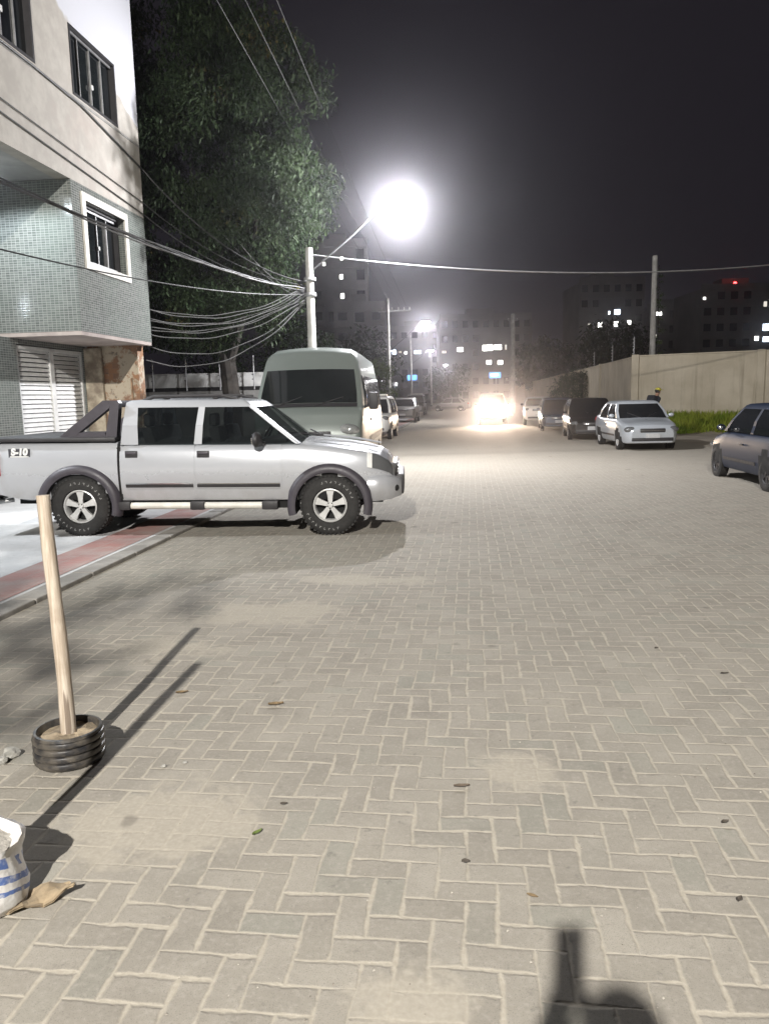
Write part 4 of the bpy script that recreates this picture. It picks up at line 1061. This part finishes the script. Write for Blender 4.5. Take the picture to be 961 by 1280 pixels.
m=MB(); m.ext(0,7.2,-.08,.08,0,1.98); m.build('panel',rough_mat('grey_render',(.24,.235,.22),.9,.5,1.2,bump=.3),LW)
m=MB(); m.ext(0,7.2,-.10,.06,2.10,2.52); m.build('top_band',rough_mat('pale_band',(.50,.50,.48),.85,.35,1.5),LW)
m=MB(); m.ext(0,7.2,-.07,.04,1.983,2.098); m.build('groove',M_dark,LW)
m=MB(); m.ext(4.55,5.4,-.16,-.085,1.2,1.95,bev=.01); m.build('patched_panel',rough_mat('yellowed_panel',(.50,.46,.30),.85,.5,2.5),LW)
m=MB(); m.ext(6.5,6.9,-.16,-.085,1.3,1.9,bev=.01); m.build('meter_box',M_offwhite,LW)
for k in range(5):
    r=empty('fence_post',st(-9.6+1.05*k,22.85,2.0),-YAW,'thin wire post with insulators along the pale banded garden wall','post','wire posts on the garden wall')
    m=MB(); m.tube([(0,0,0),(0,0,1.0)],.022,6); m.build('rod',M_steel,r,True)
    m=MB()
    for q in range(5): m.tube([(0,0,.3+.14*q),(-.06,0,.3+.14*q)],.016,6)
    m.build('insulator',M_black,r,True)

# grassy bank along the foot of the right hand wall
m=MB(); rows=[]
for i in range(30):
    d=-.3+16*i/29; edge=3.1+.5*math.sin(d*1.3)+.3*math.sin(d*3.1+1)
    rows.append([st(cx+ux*d+uy*w*edge,cy+uy*d-ux*w*edge,.002+.50*(1-w)**.8) for w in (1,.8,.6,.4,.2,0)])
m.grid(rows); tag(m.build('grass_bank',M_dirt,None,True,uv=False),kind='structure')
rnd=random.Random(5); V=[];F=[]
for _ in range(26000):
    d=rnd.uniform(.2,15.5); w=rnd.uniform(.25,3.9)
    edge=3.0+.5*math.sin(d*1.3)+.3*math.sin(d*3.1+1)
    if w>edge: continue
    x=cx+ux*d+uy*w; y=cy+uy*d-ux*w
    p=st(x,y,.50*max(0,1-w/(edge+.1))**.8); h=rnd.uniform(.18,.50)*(1 if w<edge-.5 else .6); a=rnd.uniform(0,2*PI); b=rnd.uniform(.03,.06)
    lx,ly=rnd.uniform(-.16,.16),rnd.uniform(-.16,.16)
    n0=len(V); V+=[p+Vector((b*math.cos(a),b*math.sin(a),0)),p-Vector((b*math.cos(a),b*math.sin(a),0)),p+Vector((lx,ly,h))]; F.append((n0,n0+1,n0+2))
m=MB(); m.add(V,F); tag(m.build('grass',M_grass,None,False,uv=False,fix=False),'bright green grass at the foot of the beige wall','grass',None,'stuff')
sheet('dirt_path',7.0,16,14,31.5,.003,rough_mat('path_sand',(.44,.385,.31),.95,.25,1.0,bump=.4,bscale=25))

# ------------------------------------------------------------------ far apartment blocks
M_far=rough_mat('far_wall',(.45,.44,.42),.9,.3,.15)
M_far2=rough_mat('far_wall_dark',(.30,.29,.28),.9,.3,.15)
M_litw=emit('lit_white',(1,.98,.92),3.5); M_litb=emit('lit_blue',(.72,.84,1),3.0); M_litd=emit('lit_dim',(.9,.85,.75),.6)
M_blue=emit('blue_sign',(.12,.33,.75),1.6); M_redl=emit('red_beacon',(1,.03,.03),14)
def px_dir(px,py):
    u=(px-480.5)/961.0; v=-(py-640)/961.0; c,s_=math.cos(ROLL),math.sin(ROLL)
    u,v=u*c+v*s_,-u*s_+v*c; cp,sp=math.cos(PITCH),math.sin(PITCH)
    return Vector((u,cp+v*sp,-sp+v*cp))
ROLL=.022; PITCH=R(8.5)
def at(px,py,Y):
    d=px_dir(px,py); t=Y/d.y; return Vector((d.x*t,Y,EYE+d.z*t))
def apartment(x0,x1,y,h,fl,nw,mat,label,lit,depth=14,balcony=False,seed=0,rz=0.0,bands=True,winw=.55):
    """facade facing -y at depth y; x0..x1 in world metres; lit = list of (x,z,w,h,material) openings with the light on"""
    rnd=random.Random(seed); w=x1-x0
    r=empty('apartment_block',((x0+x1)/2,y,0),rz,label,'building','apartment blocks beyond the street')
    m=MB(); m.ext(-w/2,w/2,0,depth,-.2,h); m.build('wall',mat,r)
    fh=h/fl
    m=MB()
    for f in range(1,fl+1): m.ext(-w/2-.08,w/2+.08,-.18,-.004,f*fh-.32,f*fh-.02)
    if bands: m.build('floor_band',mat,r)
    m=MB(); m.ext(-w/2,w/2,0,.2,h+.003,h+.9); m.ext(-w*.18,w*.12,depth*.3,depth*.6,h+.003,h+2.4); m.build('roof_parapet',mat,r)
    cw=w/nw; c=r.location.x; cnt=0
    for f in range(fl):
        for k in range(nw):
            X=-w/2+(k+.5)*cw; z0=f*fh+fh*.32; z1=f*fh+fh*.80
            if cnt>=90: break
            if any(abs(X+c-q[0])<cw*.75 and abs((z0+z1)/2-q[1])<fh*.75 for q in lit): continue
            m=MB(); hw=cw*winw/2
            m.ext(X-hw-.08,X+hw+.08,-.06,-.003,z0-.08,z1+.08); fr=m.build('window',mat,r); cnt+=1
            m=MB(); m.ext(X-hw,X+hw,-.075,-.062,z0,z1); m.build('pane',M_glass,fr)
            if balcony and k%2==0:
                m=MB(); m.ext(X-hw-.5,X+hw+.5,-1.2,-.01,z0-.75,z0-.62); m.ext(X-hw-.5,X+hw+.5,-1.2,-1.12,z0-.62,z0+.15); m.build('balcony',mat,r)
    for (X,Z,ww,hh,mm) in lit:
        m=MB(); m.ext(X-c-ww/2-.1,X-c+ww/2+.1,-.22,-.19,Z-hh/2-.1,Z+hh/2+.1); fr=m.build('lit_window',mat,r)
        m=MB(); m.ext(X-c-ww/2,X-c+ww/2,-.24,-.222,Z-hh/2,Z+hh/2); m.build('pane',mm,fr)
    return r
def lits(Y,lst):
    out=[]
    for (px,py,w,h,mm) in lst:
        p=at(px,py,Y); out.append((p.x,p.z,w*Y/961,h*Y/961,mm))
    return out
def apx(px0,px1,top,Y,fl,nw,mat,label,lst,**kw):
    a=at(px0,480,Y).x; b=at(px1,480,Y).x; h=at((px0+px1)/2,top,Y).z
    return apartment(a,b,Y,h,fl,nw,mat,label,lits(Y-.25,lst),**kw)
apx(392,463,306,120,8,4,M_far,'tall pale apartment tower with balconies behind the near street lamp',[(405,330,3,4,M_litw),(427,323,3,4,M_litw),(426.5,346,4,5,M_litw),(428,370,4,6,M_litw)],balcony=True,seed=1)
apx(420,483,385,108,5,3,M_far,'lower stepped block in front of the pale apartment tower',[],balcony=True,seed=2)
apx(550,664,397,170,6,9,M_far2,'wide grey block straight ahead with a row of lit windows',[(575,437,7,5,M_litw),(606,435,6,7,M_litw),(612.5,434.5,6,7,M_litw),(622,434,9,6,M_litw),(632,434,2,6,M_litd),(611,453,6,5,M_litw),(625,453,6,5,M_litw),(555,440,5,3,M_litd)],seed=3)
apx(487,551,412,180,6,5,M_far2,'dim block between the street lamps left of the wide grey one',[(491,440,8,6,M_litb),(507,441,3,3,M_litw),(522,440,8,4,M_litb),(500,440,3,2,M_litd)],seed=4)
apx(722,802,352,160,8,6,M_far2,'dark block behind the long wall with a cluster of lit windows',[(771,390,7,6,M_litb),(761,391,2,4,M_litb),(749.5,406,5,7,M_litw),(769.5,405,5,6,M_litw),(786,403,4,5,M_litw),(749,436,6,6,M_litd),(736,406,3,3,M_litd)],seed=5)
apx(806,868,384,200,6,5,M_far2,'low dark block between the tall pole and the far right tower',[(823,392,7,4,M_litw),(862.5,408,3,5,M_litd),(856,435,3,3,M_litd),(819,420,2,4,M_litd),(818,355,0.6,0.6,M_litd)][:4],seed=6)
rb=apx(872,985,360,150,7,7,M_far2,'dark block at the far right with bluish lit windows and a red roof light',[(945,423,5,5,M_litw),(957,409,8,8,M_litb),(957,424,8,6,M_litb),(956,380,4,6,M_litd),(880,373,3,3,M_litw)],seed=7)
p=at(919,354,150); q=rb.location
m=MB(); m.tube([(p.x-q.x,.3,p.z-2.2),(p.x-q.x,.3,p.z-.25)],.06,6); ms=m.build('mast',M_steel,rb)
m=MB(); m.ball((p.x-q.x,.3,p.z),.32,10,8); m.build('beacon',M_redl,ms)
# blue sign boards by the road end
p=at(515,472,112); r=empty('shop_sign',(p.x,p.y,0),0,'small blue lit sign board left of the road end','sign')
m=MB(); m.tube([(0,.1,0),(0,.1,p.z+.4)],.06,6); m.build('post',M_steel,r)
m=MB(); m.box((0,0,p.z),(1.35,.12,.75),bev=.05); m.build('board',M_blue,r)
p=at(618.5,469,130); r=empty('shop_sign',(p.x,p.y,0),0,'blue and white lit sign over the oncoming car','sign')
m=MB(); m.tube([(.2,.1,0),(.2,.1,p.z+.4)],.06,6); m.build('post',M_steel,r)
m=MB(); m.box((0,0,p.z),(1.9,.14,.95),bev=.06); bd=m.build('board',M_blue,r)
m=MB(); m.box((-.1,-.08,p.z+.05),(1.2,.02,.3)); m.build('panel',M_litw,bd)

# ------------------------------------------------------------------ wooden posts in pots, sack, litter
def planted_post(loc,lean,h,label):
    r=empty('wooden_post',loc,0,label,'post','wooden posts set in concrete')
    m=MB(); pts=[]
    n=9
    for i in range(n+1):
        t=i/n; pts.append((lean[0]*t+.006*math.sin(5*t),lean[1]*t,.10+(h-.10)*t))
    m.tube(pts,[.035-.005*i/n+.0016*math.sin(i*2.1) for i in range(n+1)],10); m.build('stake',M_wood,r,True,uv=False,sharp=60)
    return r
PB=Vector((-1.525,3.47,.004))
P1=planted_post(tuple(PB),(-.03,.03,0),1.265,'pale wooden post standing in the black ribbed pot')
pot=empty('planter_pot',tuple(PB),0,'black ribbed plastic pot filled with concrete on the pavers','pot'); pot.scale=(.86,.86,.70)
m=MB(); pr=[(.165,.0),(.178,.008)]
for k in range(4):
    z=.015+.048*k; pr+=[(.186,z+.006),(.190,z+.022),(.184,z+.038),(.174,z+.044)]
pr+=[(.182,.205),(.178,.222),(.164,.224),(.158,.20),(.155,.10)]
m.lathe(pr,40); m.build('shell',rough_mat('glossy_black',(.018,.018,.02),.38,.4,14,c2=(.085,.075,.062),bump=.1,bscale=60),pot,True,uv=False)
m=MB(); rows=[]
for q in (.157,.12,.08,.055,.001): rows.append([Vector((q*math.cos(2*PI*k/24),q*math.sin(2*PI*k/24),.175+random.uniform(-.006,.012)+(.157-q)*.1)) for k in range(24)])
m.grid(rows,closed=True); m.build('concrete_fill',rough_mat('pot_fill',(.36,.29,.20),.95,.5,14,bump=.8,bscale=50),pot,True,uv=False)
# second post, out of frame, stands in the cement sack
SK=Vector((-1.45,2.40,.004))
P2=planted_post(tuple(SK+Vector((-.02,0,.0))),(.05,.06,0),1.50,'second wooden post rising from the white cement sack at the left edge')
sack=empty('cement_sack',tuple(SK),0,'white cement sack with blue printing at the left edge','sack'); sack.scale=(1,1,.82)
def sack_mat():
    t=NT('printed_sack'); o=t.obj()
    sp=t.node('ShaderNodeSeparateXYZ'); t.l.new(o,sp.inputs[0])
    ang=t.math('ARCTAN2',sp.outputs[1],sp.outputs[0])
    n=t.noise(o,7,4,.6); n2=t.noise(o,26,3,.6)
    zz=t.math('ADD',t.math('ADD',sp.outputs[2],t.math('MULTIPLY',t.math('SINE',t.math('MULTIPLY',ang,1.4)),.07)),t.math('MULTIPLY',n,.03))
    b1=t.math('COMPARE',zz,.135,.013); b2=t.math('COMPARE',zz,.088,.008)
    blk=t.math('MULTIPLY',t.math('COMPARE',zz,.20,.022),t.ramp(t.math('SINE',t.math('MULTIPLY',ang,13.0)),.1,.3))
    b=t.math('MAXIMUM',t.math('MAXIMUM',b1,b2),blk)
    c=t.mix(t.ramp(n2,.4,.75,0,.5),(.70,.69,.67,1),(.42,.39,.35,1))
    c=t.mix(t.math('MULTIPLY',b,t.ramp(t.noise(o,18,4,.7),.35,.55,.25,.92)),c,(.05,.12,.36,1))
    t.set(t.p.inputs['Base Color'],c); t.p.inputs['Roughness'].default_value=.55; t.bump(n,.5,.02); return t.m
rnd=random.Random(9)
m=MB(); rows=[]
for i,(rr,z) in enumerate([(.10,.0),(.185,.004),(.20,.05),(.198,.11),(.19,.17),(.184,.22),(.188,.262),(.178,.275),(.165,.25),(.155,.235)]):
    rows.append([Vector(((rr+.012*math.sin(3*a+i)+.007*math.sin(7*a+2*i)+rnd.uniform(-.004,.004))*math.cos(a),(rr+.012*math.sin(3*a+i)+rnd.uniform(-.004,.004))*math.sin(a),z+(.012*math.sin(5*a)+rnd.uniform(-.006,.006) if i>4 else 0))) for a in [2*PI*k/36 for k in range(36)]])
m.grid(rows,closed=True); m.build('sack_skin',sack_mat(),sack,True,uv=False,sharp=70)
m=MB(); rows=[]
for q in (.158,.12,.08,.04,.001): rows.append([Vector((q*math.cos(2*PI*k/24),q*math.sin(2*PI*k/24),.240+rnd.uniform(-.010,.015))) for k in range(24)])
m.grid(rows,closed=True); m.build('cement_fill',rough_mat('cement_fill',(.50,.47,.42),.95,.35,14,bump=.8,bscale=60),sack,True,uv=False)
# torn cardboard beside the sack
cb=Vector((-1.20,2.40,.006))
V=[]; nx,ny=9,6
m=MB(); rows=[]
for i in range(nx+1):
    row=[]
    for j in range(ny+1):
        x=(i/nx-.5)*.21; y=(j/ny-.5)*.10*(1-.5*abs(i/nx-.4)); row.append(Vector((x+rnd.uniform(-.008,.008),y+rnd.uniform(-.006,.006),.010+.016*math.sin(i*.9)*math.sin(j*.8+1)+rnd.uniform(0,.006)+.02*(i/nx))))
    rows.append(row)
m.grid(rows); low=[[Vector((v.x,v.y,v.z-.006)) for v in r_] for r_ in rows]; m.grid(low)
o=m.build('cardboard_scrap',rough_mat('cardboard',(.36,.28,.18),.85,.4,12),None,False,uv=False,loc=tuple(cb),rz=R(28)); tag(o,'torn brown cardboard scrap lying beside the white sack','cardboard')
def gnd(px,py):
    d=px_dir(px,py); t=-EYE/d.z; return Vector((d.x*t,d.y*t,.004))
# crumpled paper / rubble by the pot
def lump(name,loc,r,mat,label,cat,seed,group=None):
    rn=random.Random(seed); bm=bmesh.new(); bmesh.ops.create_icosphere(bm,subdivisions=2,radius=1)
    for v in bm.verts:
        k=rn.uniform(.7,1.15); v.co=Vector((v.co.x*r[0]*k,v.co.y*r[1]*k,max(v.co.z*k,-.7)*r[2]+r[2]*.7))
    me=bpy.data.meshes.new(name); bm.to_mesh(me); bm.free(); me.materials.append(mat)
    o=bpy.data.objects.new(name,me); col.objects.link(o); o.location=loc; o.rotation_euler=(0,0,rn.uniform(0,6)); tag(o,label,cat,group); return o
M_stone=rough_mat('pale_rubble',(.46,.45,.41),.9,.4,20)
lump('rubble_lump',gnd(14,948),(.042,.035,.03),M_stone,'larger pale lump of rubble left of the black pot','stone',1)
lump('rubble_lump',gnd(4,956),(.025,.025,.022),M_stone,'small pale lump of rubble at the left frame edge','stone',2)
lump('rubble_lump',gnd(205,960),(.014,.012,.008),M_stone,'tiny white crumb on the pavers right of the pot','stone',3)
lump('rubble_lump',gnd(232,955),(.012,.010,.006),M_stone,'tiny white crumb a step right of another crumb','stone',4)
M_dleaf=rough_mat('dry_leaf',(.27,.19,.10),.8,.5,30); M_gleaf=rough_mat('green_leaf',(.16,.22,.05),.7,.4,30); M_brown=rough_mat('brown_leaf',(.15,.115,.085),.8,.4,30); M_spot=rough_mat('dark_leaf',(.09,.075,.06),.85,.4,30)
def fallen_leaf(px,py,L,w,mat,label,seed,a):
    rn=random.Random(seed); m=MB(); rows=[]
    for i in range(7):
        t=i/6; ww=w*math.sin(PI*min(1,max(.03,t))**.8)+.001
        rows.append([Vector(((t-.5)*L,q*ww/2,.006+.25*w*abs(q)+.10*L*(t-.5)**2*2+rn.uniform(0,.002))) for q in (-1,-.5,0,.5,1)])
    m.grid(rows); o=m.build('fallen_leaf',mat,None,True,uv=False,loc=tuple(gnd(px,py)),rz=a)
    tag(o,label,'leaf','litter leaves on the pavers'); return o
for i,(px,py,L,w,mt,lb,a) in enumerate([
 (345,883,.085,.035,M_dleaf,'dry tan leaf with curled tip in the left middle of the pavers',.2),
 (577,986,.07,.028,M_brown,'brown curled leaf lying on the centre pavers',.1),
 (322,1044,.05,.02,M_gleaf,'small greenish leaf fragment on the pavers left of centre',.9),
 (582,1081,.030,.026,M_spot,'round dark spot of a leaf below the centre of the pavers',0),
 (665,1124,.040,.018,M_dleaf,'short brown leaf above the shadow of the photographer',-.5),
 (906,1031,.035,.022,M_spot,'dark leaf near the right edge of the pavers',.4),
 (905,844,.05,.022,M_spot,'dark leaf halfway up the right edge of the pavers',.1),
 (355,1008,.030,.020,M_spot,'dark speck of leaf on the left centre pavers',.2),
 (924,1128,.035,.018,M_spot,'dark fleck of leaf at the lower right edge',.9),
 (228,868,.07,.03,M_dleaf,'dry leaf beside the long shadow of the wooden post',.3),
 (820,812,.03,.02,M_spot,'small dark leaf on the far right pavers',.3)]):
    fallen_leaf(px,py,L,w,mt,lb,i,a)

rg=random.Random(55); V=[];F=[]
for _ in range(900):
    x=rg.uniform(-2.6,3.2); y=rg.uniform(1.7,9.0); q=rg.uniform(.0015,.0045)*(1+.12*y); n0=len(V)
    for (a,b,c) in ((1,0,0),(-.5,.87,0),(-.5,-.87,0),(.1,.1,1.0)): V.append((x+a*q*rg.uniform(.6,1.3),y+b*q*rg.uniform(.6,1.3),.005+c*q*.8))
    F+=[(n0,n0+1,n0+3),(n0+1,n0+2,n0+3),(n0+2,n0,n0+3)]
m=MB(); m.add(V,F); tag(m.build('grit',rough_mat('loose_grit',(.50,.47,.41),.9,.7,60,c2=(.12,.10,.08)),None,False,uv=False,fix=False),'loose sand grains and crumbs scattered over the pavers','grit',None,'stuff')
# ------------------------------------------------------------------ people
M_skin=rough_mat('skin',(.30,.17,.11),.6,.15,8); M_jacket=rough_mat('dark_jacket',(.018,.02,.028),.8,.3,6); M_jeans=rough_mat('dark_jeans',(.03,.035,.05),.85,.3,8)
M_shirt=rough_mat('grey_shirt',(.15,.15,.16),.85,.2,7); M_hair=rough_mat('black_hair',(.012,.01,.009),.6,.3,20); M_cap=rough_mat('yellow_cap',(.55,.50,.06),.6,.2,10); M_phone=rough_mat('phone_black',(.02,.02,.022),.25,.2,10); M_shoe=rough_mat('shoe',(.05,.045,.04),.7,.3,10)
def skin_body(verts,edges,zone):
    """verts: list of (xyz, radius); one continuous surface grown over the joints"""
    me=bpy.data.meshes.new('body'); me.from_pydata([v[0] for v in verts],edges,[])
    o=bpy.data.objects.new('body',me); col.objects.link(o)
    md=o.modifiers.new('skin','SKIN'); md.use_smooth_shade=True
    for i,v in enumerate(verts):
        sv=me.skin_vertices[0].data[i]; r=v[1]; sv.radius=r if isinstance(r,tuple) else (r,r); sv.use_root=(i==0)
    sb=o.modifiers.new('sub','SUBSURF'); sb.levels=2; sb.render_levels=2
    dg=bpy.context.evaluated_depsgraph_get(); m2=bpy.data.meshes.new_from_object(o.evaluated_get(dg))
    o.modifiers.clear(); o.data=m2; bpy.data.meshes.remove(me)
    for mt in (M_skin,M_shirt if zone=='shirt' else M_jacket,M_jeans,M_shoe): m2.materials.append(mt)
    return o
def person(loc,rz,label,arms,zone,lean=0.0,hgt=1.72,step=.12):
    r=empty('person',loc,rz,label,'person'); k=hgt/1.75
    def P(x,y,z): 
        y2=y+max(0,z-.95)*lean; return (x*k,y2*k,z*k)
    v=[(P(0,0,.96),(.15,.115)),(P(0,0,1.12),(.135,.10)),(P(0,0,1.32),(.165,.115)),(P(0,0,1.44),(.10,.085)),(P(0,.01,1.52),(.055,.058)),(P(0,.03,1.60),(.072,.085)),(P(0,.03,1.69),(.075,.09)),(P(0,.02,1.745),(.045,.055))]
    e=[(0,1),(1,2),(2,3),(3,4),(4,5),(5,6),(6,7)]
    for sd in (1,-1):
        b=len(v); s_=step*sd
        v+=[(P(sd*.10,0,.90),(.095,.10)),(P(sd*.105,s_*.6+.02,.50),(.062,.066)),(P(sd*.105,s_,.12),(.042,.046)),(P(sd*.105,s_+.03,.045),(.045,.04)),(P(sd*.115,s_+.17,.03),(.040,.026))]
        e+=[(0,b),(b,b+1),(b+1,b+2),(b+2,b+3),(b+3,b+4)]
        b=len(v); A=arms[0 if sd>0 else 1]
        v+=[(P(sd*.175,0,1.41),.062),(A[0],.046),(A[1],.032),(A[2],(.045,.028))]
        e+=[(3,b),(b,b+1),(b+1,b+2),(b+2,b+3)]
        h=Vector(A[2]); f=(Vector(A[2])-Vector(A[1])).normalized(); sdw=f.cross(Vector((0,0,1)))
        if sdw.length<.1: sdw=Vector((1,0,0))
        sdw.normalize()
        for q,(o_,L) in enumerate(((-.028,.07),(-.010,.082),(.010,.078),(.028,.062))):
            c=len(v); cur=Vector((0,.1,.7)) if zone=='shirt' else Vector((0,0,-.3))
            p1=h+sdw*o_+f*.045; p2=p1+(f+cur*.3).normalized()*L*.5; p3=p2+(f+cur).normalized()*L*.5
            v+=[(tuple(p1),.010),(tuple(p2),.009),(tuple(p3),.007)]; e+=[(b+3,c),(c,c+1),(c+1,c+2)]
        c=len(v); p1=h-sdw*sd*.035; p2=p1-sdw*sd*.03+f*.04
        v+=[(tuple(p1),.012),(tuple(p2),.009)]; e+=[(b+3,c),(c,c+1)]
    o=skin_body(v,e,zone); o.parent=r
    for p in o.data.polygons:
        c=p.center; z=c.z/k
        p.material_index=3 if z<.09 else (2 if z<.97 else (0 if z>1.50 and abs(c.x)<.12*k else 1))
        for sd,A in ((1,arms[0]),(-1,arms[1])):
            if (c-Vector(A[2])).length<.13 and c.x*sd>0 and z>.6: p.material_index=0
    # face and hair
    hc=Vector(P(0,.03,1.655))
    m=MB(); m.ball(hc+Vector((0,-.022,.028)),(.092,.108,.105),16,10); m.build('hair',M_hair,r,True,uv=False)
    m=MB(); m.ball(hc+Vector((0,.098,-.015)),(.014,.022,.026),8,6); m.build('nose',M_skin,r,True,uv=False)
    m=MB(); m.ball(hc+Vector((0,.088,-.062)),(.028,.010,.008),8,6); m.build('mouth',M_skin,r,True,uv=False)
    for sd in (1,-1):
        m=MB(); m.ball(hc+Vector((sd*.084,0,-.01)),(.012,.026,.034),8,6); m.build('ear',M_skin,r,True,uv=False)
    for sd in (1,-1):
        m=MB(); m.ball(hc+Vector((sd*.034,.082,.016)),(.014,.01,.009),8,6); m.build('eye',M_white,r,True,uv=False)
    return r
# the photographer, just behind the phone
ph=person((.04,-.40,.004),0,'photographer in a grey shirt holding up a phone behind the camera',[((.28,.10,1.30),(.15,.23,1.46),(.01,.275,1.595)),((-.27,.08,1.28),(-.17,.22,1.44),(-.09,.275,1.595))],'shirt',hgt=1.83,step=.03)
phn=MB(); phn.box((0,0,0),(.078,.009,.165),bev=.004); o=phn.build('phone',M_phone,None,True,uv=False,loc=(0.0,-.045,1.700)); tag(o,'black phone held up in the photographer hands','phone')
# walker in a dark jacket and yellow cap beyond the parked sedan
wk=person(tuple(st(6.45,28.6,.003)),-YAW+R(-55),'person in dark jacket, backpack and yellow cap walking past the wall',[((.24,-.08,1.18),(.25,.10,.98),(.24,.17,.90)),((-.24,.02,1.16),(-.26,-.06,.92),(-.26,-.08,.83))],'jacket',lean=.32,hgt=1.76,step=.20)
hc=Vector((0,.03+.7*.32,1.66))*(1.76/1.75)
m=MB(); m.ball(hc+Vector((0,-.005,.06)),(.102,.115,.075),14,8); m.box(hc+Vector((0,.13,.045)),(.15,.12,.018),bev=.006); m.build('cap',M_cap,wk,True,uv=False)
bpk=MB(); bpk.box((0,-.08,1.30),(.34,.22,.48),bev=.07,M=Matrix.Rotation(R(-18),4,'X')); o=bpk.build('backpack',M_jacket,None,True,uv=False); o.location=st(6.45,28.6,.003); o.rotation_euler=(0,0,-YAW+R(-55)); tag(o,'dark backpack worn by the walker with the yellow cap','backpack')

# ------------------------------------------------------------------ haze for the lamp glow
hz=MB(); hz.ext(-345,345,-75,435,-1.0,45)  # volume added so its scatter imitates lens bloom round the lamps
tv=NT('glow_haze'); tv.n.remove(tv.p)
pv=tv.node('ShaderNodeVolumePrincipled'); pv.inputs['Color'].default_value=(.93,.92,1,1); pv.inputs['Density'].default_value=.0015; pv.inputs['Anisotropy'].default_value=.945
tv.l.new(pv.outputs[0],tv.n['Material Output'].inputs['Volume'])
hz_o=hz.build('haze',tv.m,None,False,uv=False,rz=-YAW); tag(hz_o,kind='stuff'); hz_o['label']='thin haze over the whole street, added for the glow round the lamps'; hz_o['category']='haze'

# ------------------------------------------------------------------ sky, camera, render settings
w=bpy.data.worlds.new('World'); scene.world=w; w.use_nodes=True
nt=w.node_tree; bg=nt.nodes['Background']
bg.inputs['Color'].default_value=(.55,.48,.62,1); bg.inputs['Strength'].default_value=.012
cam=bpy.data.cameras.new('camera'); co=bpy.data.objects.new('camera',cam); col.objects.link(co)
cam.sensor_fit='VERTICAL'; cam.sensor_height=36; cam.lens=36*961/1280; cam.clip_start=.02; cam.clip_end=2000
cp,sp=math.cos(PITCH),math.sin(PITCH)
fwd=Vector((0,cp,-sp)); up0=Vector((0,sp,cp)); rt0=Vector((1,0,0))
c_,s_=math.cos(ROLL),math.sin(ROLL)
rt=rt0*c_-up0*s_; up=rt0*s_+up0*c_
co.matrix_world=Matrix(((rt.x,up.x,-fwd.x,0),(rt.y,up.y,-fwd.y,0),(rt.z,up.z,-fwd.z,EYE),(0,0,0,1)))
scene.camera=co
vs=scene.view_settings; vs.view_transform='Standard'; vs.look='None'; vs.exposure=0.97; vs.gamma=1.0; vs.use_curve_mapping=False
scene.render.engine='CYCLES'
cy=scene.cycles; cy.use_denoising=True; cy.max_bounces=5; cy.diffuse_bounces=3; cy.glossy_bounces=3; cy.volume_bounces=0; cy.sample_clamp_indirect=4.0; cy.caustics_reflective=False; cy.caustics_refractive=False
